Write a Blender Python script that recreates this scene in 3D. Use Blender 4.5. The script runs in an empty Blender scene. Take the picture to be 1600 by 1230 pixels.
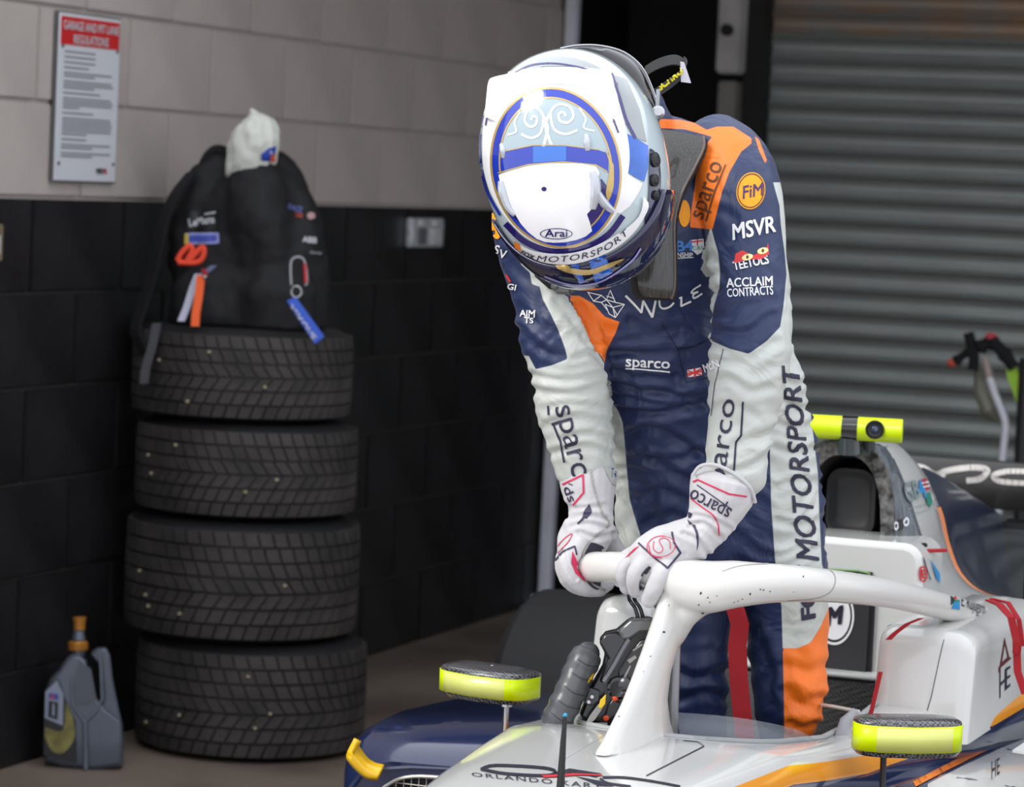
import bpy, bmesh, math, random
import numpy as np
from mathutils import Vector, Matrix, noise
from mathutils.bvhtree import BVHTree
random.seed(4)
S = bpy.context.scene
COL = S.collection
# ---------------------------------------------------------------- camera
TH, PIT, ROL, F = .3656, .067387, .046707, 4907.6
CAM = Vector((1.4689, -4.3631, 1.44))
_h = Vector((-math.sin(TH), math.cos(TH), 0)); _r = Vector((math.cos(TH), math.sin(TH), 0))
FW = _h*math.cos(PIT) - Vector((0, 0, 1))*math.sin(PIT); _u = _r.cross(FW)
RT = _r*math.cos(ROL) + _u*math.sin(ROL); UP = _u*math.cos(ROL) - _r*math.sin(ROL)
cd = bpy.data.cameras.new('camera'); cam = bpy.data.objects.new('camera', cd); COL.objects.link(cam)
m4 = Matrix((RT, UP, -FW)).transposed().to_4x4(); m4.translation = CAM; cam.matrix_world = m4
cd.sensor_width = 36; cd.lens = F/1600*36; cd.clip_start = .05; cd.clip_end = 100
cd.dof.use_dof = True; cd.dof.focus_distance = 4.62; cd.dof.aperture_fstop = 7.5
S.camera = cam
# ---------------------------------------------------------------- world, lights, exposure
w = bpy.data.worlds.new('overcast_sky'); S.world = w; w.use_nodes = True
nt = w.node_tree; bg = nt.nodes['Background']
tc = nt.nodes.new('ShaderNodeTexCoord'); sp = nt.nodes.new('ShaderNodeSeparateXYZ'); cr = nt.nodes.new('ShaderNodeValToRGB')
nt.links.new(tc.outputs['Generated'], sp.inputs[0]); nt.links.new(sp.outputs['Z'], cr.inputs[0]); nt.links.new(cr.outputs[0], bg.inputs[0])
cr.color_ramp.elements[0].color = (.72, .74, .80, 1); cr.color_ramp.elements[1].color = (.88, .91, .98, 1); cr.color_ramp.elements[1].position = .6
bg.inputs[1].default_value = 1.55
sl = bpy.data.lights.new('sun_through_cloud', 'SUN'); sl.energy = 1.5; sl.angle = math.radians(22); sl.color = (1, .96, .9)
so = bpy.data.objects.new('sun_through_cloud', sl); COL.objects.link(so)
so.rotation_euler = Vector((.55, .62, -.72)).to_track_quat('-Z', 'Y').to_euler(); so.location = (0, -6, 8)
S.view_settings.view_transform = 'Standard'; S.view_settings.look = 'None'; S.view_settings.gamma = 1
S.view_settings.use_curve_mapping = False; S.view_settings.exposure = 0.32

# ---------------------------------------------------------------- helpers
def at(u, v, x=None, y=None, z=None, d=None):
    D = FW + RT*((u-800)/F) - UP*((v-615)/F)
    for i, c in enumerate((x, y, z)):
        if c is not None: return CAM + D*((c-CAM[i])/D[i])
    return CAM + D*d
def pix(p):
    q = Vector(p)-CAM; d = q.dot(FW)
    return 800+F*q.dot(RT)/d, 615-F*q.dot(UP)/d, d
def tag(o, label=None, cat=None, group=None, kind=None):
    if label: o['label'] = label
    if cat: o['category'] = cat
    if group: o['group'] = group
    if kind: o['kind'] = kind
    return o
def thing(name, label, cat, loc=(0, 0, 0), group=None):
    o = bpy.data.objects.new(name, None); COL.objects.link(o); o.location = loc; o.empty_display_size = .05
    return tag(o, label, cat, group)
def origin(o):
    v = Vector((0, 0, 0))
    while o: v += o.location; o = o.parent
    return v
def mat(name, c, rough=.5, metal=0, var=0, vs=8, bump=0, bs=40, coat=0, spec=.5, c2=None, alpha=1, trans=0, ior=1.45, bdist=.004, sheen=0, detail=4, stretch=(1, 1, 1)):
    m = bpy.data.materials.new(name); m.use_nodes = True; n = m.node_tree.nodes; l = m.node_tree.links
    b = n['Principled BSDF']; b.inputs['Base Color'].default_value = (*c, 1); b.inputs['Roughness'].default_value = rough
    b.inputs['Metallic'].default_value = metal; b.inputs['Coat Weight'].default_value = coat; b.inputs['Coat Roughness'].default_value = .06
    b.inputs['Specular IOR Level'].default_value = spec; b.inputs['Alpha'].default_value = alpha
    b.inputs['Transmission Weight'].default_value = trans; b.inputs['IOR'].default_value = ior
    if sheen: b.inputs['Sheen Weight'].default_value = sheen
    if var or c2 or bump:
        t = n.new('ShaderNodeTexCoord'); mp = n.new('ShaderNodeMapping'); mp.inputs['Scale'].default_value = stretch
        l.new(t.outputs['Object'], mp.inputs[0])
    if var or c2:
        ns = n.new('ShaderNodeTexNoise'); ns.inputs['Scale'].default_value = vs; ns.inputs['Detail'].default_value = detail
        l.new(mp.outputs[0], ns.inputs[0])
        r = n.new('ShaderNodeValToRGB'); l.new(ns.outputs[0], r.inputs[0]); l.new(r.outputs[0], b.inputs['Base Color'])
        e = r.color_ramp.elements; e[0].position = .35; e[1].position = .68
        e[0].color = (*[x*(1-var) for x in c], 1); e[1].color = (*(c2 or [min(1, x*(1+var)) for x in c]), 1)
    if bump:
        nb = n.new('ShaderNodeTexNoise'); nb.inputs['Scale'].default_value = bs; nb.inputs['Detail'].default_value = 5
        l.new(mp.outputs[0], nb.inputs[0]); bp = n.new('ShaderNodeBump'); bp.inputs['Strength'].default_value = bump
        bp.inputs['Distance'].default_value = bdist; l.new(nb.outputs[0], bp.inputs['Height']); l.new(bp.outputs[0], b.inputs['Normal'])
    return m
def carbon(name, scale=260, base=(.012, .012, .014), hi=(.11, .11, .115), rough=.25, uvw='Object'):
    m = bpy.data.materials.new(name); m.use_nodes = True; n = m.node_tree.nodes; l = m.node_tree.links; b = n['Principled BSDF']
    t = n.new('ShaderNodeTexCoord'); mp = n.new('ShaderNodeMapping'); mp.inputs['Rotation'].default_value = (.5, .35, .78); l.new(t.outputs[uvw], mp.inputs[0])
    ck = n.new('ShaderNodeTexChecker'); ck.inputs['Scale'].default_value = scale; ck.inputs['Color1'].default_value = (*base, 1); ck.inputs['Color2'].default_value = (*hi, 1)
    l.new(mp.outputs[0], ck.inputs[0]); l.new(ck.outputs[0], b.inputs['Base Color']); b.inputs['Roughness'].default_value = rough
    b.inputs['Coat Weight'].default_value = .5; b.inputs['Coat Roughness'].default_value = .15
    return m
class G:
    """collects shapes into one mesh"""
    def __init__(s): s.bm = bmesh.new()
    def box(s, c, size, R=None, bev=0):
        r = bmesh.ops.create_cube(s.bm, size=1); vs = r['verts']
        M = Matrix.Translation(Vector(c)) @ (R.to_4x4() if R else Matrix()) @ Matrix.Diagonal((*size, 1))
        bmesh.ops.transform(s.bm, matrix=M, verts=vs)
        if bev: bmesh.ops.bevel(s.bm, geom=list({e for v in vs for e in v.link_edges}), offset=bev, segments=2, affect='EDGES')
        return s
    def loft(s, rings, cap=True, closed=True):
        R = [[s.bm.verts.new(p) for p in r] for r in rings]; n = len(R[0])
        for a, b in zip(R, R[1:]):
            for i in range(n if closed else n-1):
                j = (i+1) % n; s.bm.faces.new((a[i], a[j], b[j], b[i]))
        if cap and closed:
            s.bm.faces.new(R[0][::-1]); s.bm.faces.new(R[-1])
        return s
    def tube(s, pts, r, n=12, cap=True, flat=1, up=None):
        pts = [Vector(p) for p in pts]; k = len(pts); rr = r if hasattr(r, '__len__') else [r]*k; rings = []; prev = None
        for i, p in enumerate(pts):
            t = (pts[min(i+1, k-1)]-pts[max(i-1, 0)]).normalized()
            a = up or prev or (Vector((0, 0, 1)) if abs(t.z) < .9 else Vector((1, 0, 0)))
            s1 = t.cross(Vector(a)).normalized(); u1 = s1.cross(t).normalized(); prev = u1
            rings.append([p + s1*math.cos(2*math.pi*q/n)*rr[i] + u1*math.sin(2*math.pi*q/n)*rr[i]*flat for q in range(n)])
        return s.loft(rings, cap)
    def cyl(s, a, b, r, n=20, r2=None): return s.tube([a, b], [r, r if r2 is None else r2], n)
    def ball(s, c, r, R=None, n=16):
        q = bmesh.ops.create_uvsphere(s.bm, u_segments=n, v_segments=max(6, n//2), radius=1)
        rr = r if hasattr(r, '__len__') else (r, r, r)
        bmesh.ops.transform(s.bm, matrix=Matrix.Translation(Vector(c)) @ (R.to_4x4() if R else Matrix()) @ Matrix.Diagonal((*rr, 1)), verts=q['verts'])
        return s
    def lathe(s, c, prof, n=32, axis=None):
        ax = Vector(axis or (0, 0, 1)).normalized(); a = ax.orthogonal().normalized(); b = ax.cross(a); c = Vector(c)
        return s.loft([[c+ax*z+(a*math.cos(2*math.pi*i/n)+b*math.sin(2*math.pi*i/n))*max(r, 1e-4) for i in range(n)] for r, z in prof])
    def sheet(s, rings, mats=None):
        R = [[s.bm.verts.new(p) for p in r] for r in rings]
        for a, b in zip(R, R[1:]):
            for i in range(len(a)-1):
                if (a[i].co-b[i].co).length < 1e-6 and (a[i+1].co-b[i+1].co).length < 1e-6: continue
                f = s.bm.faces.new((a[i], a[i+1], b[i+1], b[i]))
                if mats: f.material_index = mats[i]
        return s
    def prism(s, poly, d):
        d = Vector(d); return s.loft([[Vector(p) for p in poly], [Vector(p)+d for p in poly]])
    def ribbon(s, pts, side, w, th):
        """flat strap along pts, width w along side vectors"""
        pts = [Vector(p) for p in pts]; rings = []
        for i, p in enumerate(pts):
            sd = Vector(side[i] if hasattr(side[0], '__len__') else side).normalized(); t = (pts[min(i+1, len(pts)-1)]-pts[max(i-1, 0)]).normalized()
            nn = sd.cross(t).normalized(); rings.append([p+sd*w/2+nn*th/2, p-sd*w/2+nn*th/2, p-sd*w/2-nn*th/2, p+sd*w/2-nn*th/2])
        return s.loft(rings)
def mesh_of(g, name):
    bm = g.bm if isinstance(g, G) else g
    bmesh.ops.recalc_face_normals(bm, faces=bm.faces)
    me = bpy.data.meshes.new(name); bm.to_mesh(me); bm.free(); return me
def obj(name, g, m, parent=None, smooth=35, bev=0, sub=0, label=None, loc=None):
    """world-space shapes -> one object, its origin at loc or at its parent's"""
    me = g if isinstance(g, bpy.types.Mesh) else mesh_of(g, name)
    o = bpy.data.objects.new(name, me); COL.objects.link(o)
    for q in (m if isinstance(m, (list, tuple)) else [m]): me.materials.append(q)
    base = origin(parent) if parent else Vector((0, 0, 0))
    if parent: o.parent = parent
    if loc is not None: o.location = Vector(loc)-base; base = Vector(loc)
    me.transform(Matrix.Translation(-base))
    if smooth: me.shade_smooth(); me.set_sharp_from_angle(angle=math.radians(smooth))
    if bev:
        b = o.modifiers.new('bevel', 'BEVEL'); b.width = bev; b.segments = 2; b.limit_method = 'ANGLE'; b.angle_limit = .6
    if sub:
        b = o.modifiers.new('sub', 'SUBSURF'); b.levels = sub; b.render_levels = sub
    if label: o['label'] = label
    return o
def struct(name, g, m, parent=None, **k):
    o = obj(name, g, m, parent, **k)
    if not parent: o['kind'] = 'structure'
    return o
def baked(o):
    """world-space bmesh of an object with modifiers applied"""
    bpy.context.view_layer.update(); dg = bpy.context.evaluated_depsgraph_get(); e = o.evaluated_get(dg)
    me = bpy.data.meshes.new_from_object(e); me.transform(Matrix.Translation(origin(o))); return me
def bvh(*objs):
    V, P = [], []
    for o in objs:
        me = baked(o); n = len(V); V += [v.co.copy() for v in me.vertices]; P += [[n+i for i in p.vertices] for p in me.polygons]; bpy.data.meshes.remove(me)
    return BVHTree.FromPolygons(V, P)
def drape(bm, tree, off=.001, maxd=None):
    """flat pattern in picture units laid onto a built surface, one printed piece of film"""
    kill = []
    for v in bm.verts:
        D = (FW + RT*((v.co.x-800)/F) - UP*((v.co.y-615)/F)).normalized()
        h = tree.ray_cast(CAM, D)
        if h[0] is None: kill.append(v); continue
        n = h[1] if h[1].dot(D) < 0 else -h[1]
        v.co = h[0]+n*(off+v.co.z*.00008)
    bmesh.ops.delete(bm, geom=kill, context='VERTS')
def dice(bm, step=6):
    if not bm.verts: return
    xs = [v.co.x for v in bm.verts]; ys = [v.co.y for v in bm.verts]
    for ax, lo, hi in ((0, min(xs), max(xs)), (1, min(ys), max(ys))):
        k = math.floor(lo/step)+1
        while k*step < hi:
            co = [0, 0, 0]; co[ax] = k*step; no = [0, 0, 0]; no[ax] = 1
            bmesh.ops.bisect_plane(bm, geom=bm.verts[:]+bm.edges[:]+bm.faces[:], plane_co=co, plane_no=no); k += 1
def polys2d(polys):
    bm = bmesh.new()
    for p in polys:
        vs = [bm.verts.new((x, y, 0)) for x, y in p]; f = bm.faces.new(vs)
    bmesh.ops.triangulate(bm, faces=bm.faces[:]); return bm
_tc = {}
def text2d(s, shear=0, bold=0, space=1):
    """unit-box mesh of a word: x 0..1, y 0..1 (y down)"""
    key = (s, shear, space)
    if key not in _tc:
        c = bpy.data.curves.new('t', 'FONT'); c.body = s; c.shear = shear; c.space_character = space; c.resolution_u = 3
        o = bpy.data.objects.new('t', c); COL.objects.link(o); bpy.context.view_layer.update()
        me = bpy.data.meshes.new_from_object(o.evaluated_get(bpy.context.evaluated_depsgraph_get())); bpy.data.objects.remove(o); bpy.data.curves.remove(c)
        V = [tuple(v.co) for v in me.vertices]; P = [tuple(p.vertices) for p in me.polygons]; bpy.data.meshes.remove(me)
        x0 = min(v[0] for v in V); x1 = max(v[0] for v in V); y0 = min(v[1] for v in V); y1 = max(v[1] for v in V)
        _tc[key] = ([((v[0]-x0)/(x1-x0), 1-(v[1]-y0)/(y1-y0)) for v in V], P)
    bm = bmesh.new(); V, P = _tc[key]; b = max(0, bold)*1.1; bx = b/max(1, .62*len(s))
    for kz, (ox, oy) in enumerate(((0, 0),) if b < .004 else ((-bx, -b), (bx, -b), (-bx, b), (bx, b), (0, 0))):
        vs = [bm.verts.new((x+ox, y+oy, kz)) for x, y in V]
        for p in P:
            try: bm.faces.new([vs[i] for i in p])
            except ValueError: pass
    return bm
def quadmap(bm, q):
    """unit box -> four corners TL, TR, BR, BL"""
    (ax, ay), (bx, by), (cx, cy), (dx, dy) = q
    for v in bm.verts:
        u, t = v.co.x, v.co.y
        v.co.x = (1-u)*(1-t)*ax+u*(1-t)*bx+u*t*cx+(1-u)*t*dx; v.co.y = (1-u)*(1-t)*ay+u*(1-t)*by+u*t*cy+(1-u)*t*dy
def rowbox(x, y, w, h, ang=0):
    a = math.radians(ang); c, s = math.cos(a), math.sin(a)   # anticlockwise on the picture
    f = lambda p, q: (x+p*c+q*s, y-p*s+q*c)
    return [f(-w/2, -h/2), f(w/2, -h/2), f(w/2, h/2), f(-w/2, h/2)]
def decal(name, what, m, tree, parent, off=.001, step=6, label=None, **k):
    """what: list of polygons, or (text, corners)"""
    if isinstance(what, tuple): bm = text2d(what[0], **k); quadmap(bm, what[1])
    else: bm = polys2d(what)
    dice(bm, step); drape(bm, tree, off)
    if not bm.faces: print('EMPTY DECAL', name); bm.free(); return None
    me = bpy.data.meshes.new(name)
    for f in bm.faces:
        if f.normal.dot(f.calc_center_median()-CAM) > 0: f.normal_flip()
    bm.to_mesh(me); bm.free()
    return obj(name, me, m, parent, smooth=60, label=label)
def stroke(pts, w, closed=False):
    """polyline -> list of quads of width w"""
    P = [Vector((x, y, 0)) for x, y in pts]; out = []; n = len(P)
    if closed: P.append(P[0])
    for a, b in zip(P, P[1:]):
        d = (b-a).normalized(); s = Vector((-d.y, d.x, 0))*w/2; a2 = a-d*w*.18; b2 = b+d*w*.18
        out.append([(a2+s)[:2], (b2+s)[:2], (b2-s)[:2], (a2-s)[:2]])
    return out
def ell(cx, cy, rx, ry, n=40, a0=0, a1=360, rot=0):
    r = math.radians(rot); o = []
    for i in range(n+(a1-a0 != 360)):
        t = math.radians(a0+(a1-a0)*i/n); x, y = rx*math.cos(t), ry*math.sin(t)
        o.append((cx+x*math.cos(r)-y*math.sin(r), cy+x*math.sin(r)+y*math.cos(r)))
    return o
def ringpoly(o, i):
    return [[o[k], o[(k+1) % len(o)], i[(k+1) % len(o)], i[k]] for k in range(len(o))]
def spline(pts, n=8):
    P = [Vector(p) for p in pts]; out = []
    for i in range(len(P)-1):
        p0, p1, p2, p3 = P[max(i-1, 0)], P[i], P[i+1], P[min(i+2, len(P)-1)]
        for k in range(n):
            t = k/n; out.append(.5*((2*p1)+(p2-p0)*t+(2*p0-5*p1+4*p2-p3)*t*t+(3*p1-p0-3*p2+p3)*t**3))
    out.append(P[-1]); return out
def sp2(pts, n=6): return [(p.x, p.y) for p in spline([(x, y, 0) for x, y in pts], n)]
# ================================================================ setting
cream = mat('cream_paint', (.43, .385, .355), .62, var=.07, vs=3, bump=.5, bs=90, bdist=.003, spec=.3)
blackp = mat('black_wall_paint', (.014, .0135, .0145), .42, var=.3, vs=4, bump=.5, bs=80, bdist=.003, spec=.3)
joint_c = mat('cream_mortar', (.38, .34, .315), .75, bump=.4)
joint_b = mat('black_mortar', (.028, .027, .026), .6, bump=.4)
conc = mat('garage_concrete', (.17, .132, .105), .55, var=.28, vs=2.2, bump=.35, bs=25, detail=8, c2=(.25, .198, .16))
WX = -2.234
wall = struct('wall_left', G().box((WX-.12, 2.4, .675), (.22, 6.6, 1.35)), joint_b)
struct('wall_left_upper_backing', G().box((WX-.1195, 2.4, 2.035), (.22, 6.6, 1.38)), joint_c, wall)
def block_mesh(w, name):
    g = G().box((0, 0, 0), (.02, w, .216), bev=.0035); return mesh_of(g, name)
bm_full = {k: block_mesh(.441, 'block_'+k) for k in 'cb'}
bm_half = {k: block_mesh(.216, 'halfblock_'+k) for k in 'cb'}
for d in (bm_full, bm_half):
    for k, q in (('c', cream), ('b', blackp)): d[k].materials.append(q); d[k].shade_smooth(); d[k].set_sharp_from_angle(angle=.6)
def block(me, y, z):
    o = bpy.data.objects.new('block', me); COL.objects.link(o); o.parent = wall; o.location = (WX-.010+random.uniform(-.0012, .0012), y, z)
for r in range(12):
    z = .225*r+.1125; k = 'b' if r < 6 else 'c'
    y = 2.115+(.225 if r % 2 == 0 else 0)-.45*6
    while y+.45 <= 5.70:
        block(bm_full[k], y+.225, z); y += .45
    if y+.2 < 5.70: block(bm_half[k], y+.1125, z)
struct('floor', G().box((.6, -.5, -.05), (12, 14, .1)), conc)
ceil = mat('ceiling_grey', (.2, .19, .18), .8, bump=.2)
struct('ceiling', G().box((.6, 4.2, 2.78), (5.8, 3.4, .12)), ceil)  # unseen ceiling, cut short so more sky light falls on the walls
dark = mat('dark_recess', (.004, .004, .0045), .7)
struct('wall_right', G().box((4.2, 5.3, 1.36), (.2, 1.0, 2.72)), joint_c)  # unseen wall, mostly left open so daylight reaches deeper inside
struct('wall_back', G().box((-1.95, 6.4, 1.40), (1.9, .1, 2.9)).box((-2.5, 6.0, 1.40), (.5, .9, 2.9)).box((-1.55, 6.02, 1.40), (.06, .86, 2.9)).box((-2., 6.0, 2.79), (1.4, .9, .1)).box((-2., 6.0, -.02), (1.4, .9, .06)), dark)  # near-black colour stands in for the unlit space beyond the doorway
whitep = mat('white_trim_paint', (.68, .69, .76), .45, var=.12, vs=6)
post = G().box((-2.205, 5.64, 1.36), (.04, .05, 2.72), bev=.006).box((-2.20, 5.63, .02), (.08, .09, .04), bev=.004)
struct('trim_1', post, whitep)
steel_o = mat('weathered_steel', (.13, .125, .115), .5, metal=.3, var=.3, vs=5)
g = G().box((-1.612, 5.56, .9), (.062, .08, 1.8), bev=.005)
struct('trim_2', g, steel_o)
tr3 = struct('trim_3', G().box((-1.612, 5.55, 2.25), (.075, .1, .85), bev=.008), mat('pale_steel_box', (.36, .35, .34), .5, var=.15))
obj('bolt', G().cyl((-1.612, 5.50, 1.965), (-1.612, 5.48, 1.965), .02, 12), dark, tr3)
# roller shutter
galv = mat('galvanised_slats', (.27, .295, .28), .42, metal=.55, var=.22, vs=2.4, bump=.15, bs=30, stretch=(.35, 1, 3))
rust = mat('rusty_galvanised_slats', (.25, .26, .25), .45, metal=.5, var=.2, vs=2.5, c2=(.30, .19, .11), stretch=(1.6, 1, 4))
door = struct('door_1', G().box((1.3, 5.80, 1.36), (5.8, .04, 2.72)), dark)
prof = [(0, .004)]+[(.003+.052*i/6, .004+.006*math.sin(math.pi*i/6)) for i in range(7)]+[(.0665-.0095*math.cos(math.pi*i/8), .003-.013*math.sin(math.pi*i/8)) for i in range(9)]
def slat_mesh():
    g = G(); xs = [-1.575+5.7*i/10 for i in range(11)]
    rings = [[(x, y, z) for z, y in prof] for x in xs]
    g.loft(rings, closed=False, cap=False); me = mesh_of(g, 'slat'); me.shade_smooth(); return me
sm1 = slat_mesh(); sm1.materials.append(galv); sm2 = slat_mesh(); sm2.materials.append(rust)
for i in range(36):
    o = bpy.data.objects.new('slat', sm2 if i in (26, 27) else sm1); COL.objects.link(o); o.parent = door
    o.location = (0, 5.70+random.uniform(-.002, .002), .02+i*.075)
# light switch and socket on the wall
brass = mat('dull_brass', (.30, .25, .16), .35, metal=.5, var=.1); sw = mat('switch_white', (.5, .5, .5), .4)
so1 = thing('light_switch', 'tarnished metal switch plate cut by the left picture edge on black blockwork', 'light switch', (WX, 1.93, 1.24))
obj('face_plate', G().box((WX+.008, 1.9, 1.245), (.014, .12, .085), bev=.003), brass, so1)
obj('rocker', G().box((WX+.018, 1.925, 1.24), (.01, .022, .045), bev=.002), sw, so1)
chrome = mat('brushed_chrome', (.8, .82, .86), .3, metal=.6, var=.2, vs=40)
so2 = thing('wall_socket', 'double metal socket plate on the black wall beside the helmet', 'socket', (WX, 4.47, 1.27))
obj('face_plate', G().box((WX+.012, 4.475, 1.272), (.022, .25, .088), bev=.004), chrome, so2)
for yy in (4.42, 4.53):
    obj('socket_insert', G().box((WX+.026, yy, 1.262), (.008, .06, .05), bev=.002), mat('socket_dark', (.12, .13, .15), .4) if yy == 4.42 else sw, so2)
    obj('rocker_switch', G().box((WX+.026, yy, 1.302), (.01, .03, .016), bev=.002), sw, so2)
# regulations sign
sg = thing('regulations_sign', 'white garage and pit lane regulations board with a red header, screwed to the cream wall', 'sign', (WX, 2.335, 1.59))
signw = mat('sign_white', (.60, .62, .66), .4); signr = mat('sign_red', (.55, .02, .02), .4); ink = mat('sign_print', (.22, .22, .24), .6); inkb = mat('sign_black', (.02, .02, .02), .5)
SX = WX+.016
obj('board', G().box((WX+.010, 2.335, 1.590), (.008, .302, .395)), signw, sg, bev=.001)
obj('frame', G().box((WX+.008, 2.335, 1.590), (.008, .310, .403)), mat('sign_edge', (.1, .1, .1), .5), sg)
obj('header_panel', G().box((SX-.0015, 2.335, 1.747), (.002, .288, .066)), signr, sg)
def walltext(name, s, yc, zc, w, h, m, parent, x, **k):
    bm = text2d(s, **k)
    for v in bm.verts: v.co = Vector((x+v.co.z*.0002, yc+(v.co.x-.5)*w, zc+(.5-v.co.y)*h))
    me = bpy.data.meshes.new(name); bm.to_mesh(me); bm.free(); return obj(name, me, m, parent, smooth=0)
walltext('header_lettering', 'GARAGE AND PIT LANE', 2.335, 1.760, .272, .021, signw, sg, SX+.0006, bold=.01)
walltext('header_lettering', 'REGULATIONS', 2.335, 1.729, .17, .021, signw, sg, SX+.0006, bold=.01)
g = G(); z = 1.698; q = 0
random.seed(11)
while z > 1.445:
    L = random.choice([.24, .245, .235, .12, .18, .24, .08, .15])
    g.box((SX-.0014, 2.335-.123+L/2, z), (.001, L, .0042)); z -= .0075 if L > .2 else .0125
tag(obj('printed_text_lines', g, ink, sg, smooth=0), kind='stuff')
walltext('logo_lettering', 'MSV', 2.405, 1.418, .035, .013, inkb, sg, SX, bold=.03)
walltext('logo_lettering', 'R', 2.434, 1.418, .014, .013, signr, sg, SX, bold=.03)
for yy, zz in ((2.20, 1.433), (2.47, 1.436), (2.2, 1.71), (2.47, 1.71)):
    obj('screw', G().cyl((SX-.003, yy, zz), (SX+.002, yy, zz), .004, 8), steel_o, sg)
# ================================================================ tyre stack
rub = mat('worn_rubber', (.040, .036, .034), .68, var=.25, vs=9, bump=.3, bs=60, c2=(.056, .050, .046), spec=.35)
rubd = mat('rubber_sidewall', (.014, .014, .015), .55, bump=.2, bs=30)
grit = mat('pale_grit', (.35, .32, .2), .8)
TC = Vector((-1.935, 2.70, 0))
def tyre(z0, z1, R, dx, dy, label, nseg=54, rot=0.):
    h = z1-z0; c = TC+Vector((dx, dy, 0)); t = thing('tyre', label, 'tyre', c+Vector((0, 0, z0)), 'rain tyres in the stack')
    ri = .165; cc = c+Vector((0, 0, z0)); e = .0
    # carcass: closed profile sidewall-shoulder-tread base
    pr_ = []
    for k in range(13):
        a = k/12; pr_.append((ri+.004, h*(.12+.76*a)))
    out = [(ri+.03, h*.985), (R*.72, h), (R*.86, h*.985), (R*.94, h*.93), (R*.962, h*.85), (R*.975, h*.5), (R*.962, h*.15), (R*.94, h*.07), (R*.86, h*.015), (R*.72, 0), (ri+.03, h*.015)]
    ring = pr_+out
    n = 72; g = G(); rings = [[cc+Vector((r*math.cos(2*math.pi*i/n), r*math.sin(2*math.pi*i/n), z)) for r, z in ring] for i in range(n)]
    V = [[g.bm.verts.new(p) for p in r] for r in rings]; m = len(ring)
    for i in range(n):
        for j in range(m): g.bm.faces.new((V[i][j], V[(i+1) % n][j], V[(i+1) % n][(j+1) % m], V[i][(j+1) % m]))
    obj('carcass', g, rubd, t)
    # tread blocks, rows with slanted grooves
    nr = 6 if h < .26 else 7; g = G()
    bands = [(.055+.89*i/nr, .055+.89*(i+1)/nr) for i in range(nr)]
    for bi, (a, b) in enumerate(bands):
        sk = (.035, .05, .075, -.075, -.05, -.035, -.03)[bi % 7]; off = .5*(bi % 2)
        for s in range(nseg):
            t0 = 2*math.pi*(s+off+rot)/nseg; t1 = t0+2*math.pi/nseg*.86; za = h*(a+.006); zb = h*(b-.008-.006)
            def rad(z): q = abs(z/h-.5)*2; return R*(1-.004*q*q-(.05*max(0, (q-.75)/.25)**2))
            pts = []
            for rr in (-.012, 0):
                for (tt, zz, s2) in ((t0, za, 0), (t1, za, 0), (t1, zb, sk), (t0, zb, sk)):
                    r_ = rad(zz)+rr; pts.append(cc+Vector((r_*math.cos(tt+s2), r_*math.sin(tt+s2), zz)))
            v = [g.bm.verts.new(p) for p in pts]
            for f in ((4, 5, 6, 7), (0, 1, 5, 4), (1, 2, 6, 5), (2, 3, 7, 6), (3, 0, 4, 7)): g.bm.faces.new([v[i] for i in f])
    tag(obj('tread_blocks', g, rub, t, smooth=0), kind='stuff')
    g = G()
    for q in range(5):
        a = random.uniform(-2.2, -.3); zz = h*random.uniform(.2, .8); p = cc+Vector(((R+.001)*math.cos(a), (R+.001)*math.sin(a), zz)); g.ball(p, (.005, .005, .004), n=6)
    tag(obj('grit_flecks', g, grit, t), kind='stuff')
tyre(.000, .285, .289, .03, .015, 'wide treaded rain tyre at the bottom of the stack, on the concrete', 50, 0)
tyre(.287, .585, .292, -.0, 0, 'widest treaded rain tyre, third down in the stack', 50, .3)
tyre(.589, .822, .277, .0, 0, 'narrow rain tyre second from the top of the stack', 54, .6)
tyre(.826, 1.052, .275, -.022, 0, 'narrow rain tyre on top of the stack, under the black backpack', 54, .1)
# ================================================================ oil jug
J = Vector((-2.05, 2.215, 0)); 
jug = thing('oil_jug', 'silver plastic engine oil jug with gold cap by the foot of the black wall', 'oil jug', J)
silver = mat('silver_plastic', (.10, .115, .145), .32, metal=.35, var=.08); gold = mat('gold_plastic', (.42, .17, .025), .35, metal=.25)
bl = mat('label_black', (.008, .008, .01), .4)
def P(u, v, d=6.93): return at(u, v, d=d+.575)
# body silhouettes swept in depth: broad face towards the left, spine (handle) to the right
def slab(poly, d0, d1, shr=.0):
    g = G(); cx = sum(p[0] for p in poly)/len(poly); cy = sum(p[1] for p in poly)/len(poly)
    g.loft([[P(u+(cx-u)*k, v+(cy-v)*k, d) for u, v in poly] for d, k in ((d0, .06), (d0+.012, .0), (d1-.012, .0), (d1, .06))]); return g
body = [(69, 1190), (74, 1150), (70, 1080), (80, 1058), (92, 1046), (104, 1028), (112, 1022), (124, 1022), (134, 1030), (142, 1062), (152, 1092), (166, 1110), (191, 1128), (193, 1160), (192, 1198), (150, 1204), (100, 1199)]
g = slab(body, 6.88, 7.0)
obj('body', g, silver, jug, smooth=50, bev=.004)
hp = [(141, 1020), (152, 1012), (166, 1011), (172, 1024), (176, 1060), (186, 1110), (191, 1130), (170, 1140), (157, 1104), (160, 1080), (157, 1040), (148, 1030)]
obj('handle', slab(hp, 6.90, 6.97), silver, jug, smooth=50, bev=.004)
g = G().tube([P(133, 1128, 6.875), P(150, 1112, 6.878), (P(160, 1092, 6.885)), P(158, 1050, 6.89), P(156, 1020, 6.895)], .0042, 8); g.tube([P(133, 1128, 6.875), P(134, 1203, 6.872)], .006, 8)
g.tube([P(132, 1128, 6.875), P(114, 1102, 6.878), P(112, 1060, 6.882), P(124, 1028, 6.89)], .0042, 8)
obj('moulded_ridge', g, silver, jug)
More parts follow.
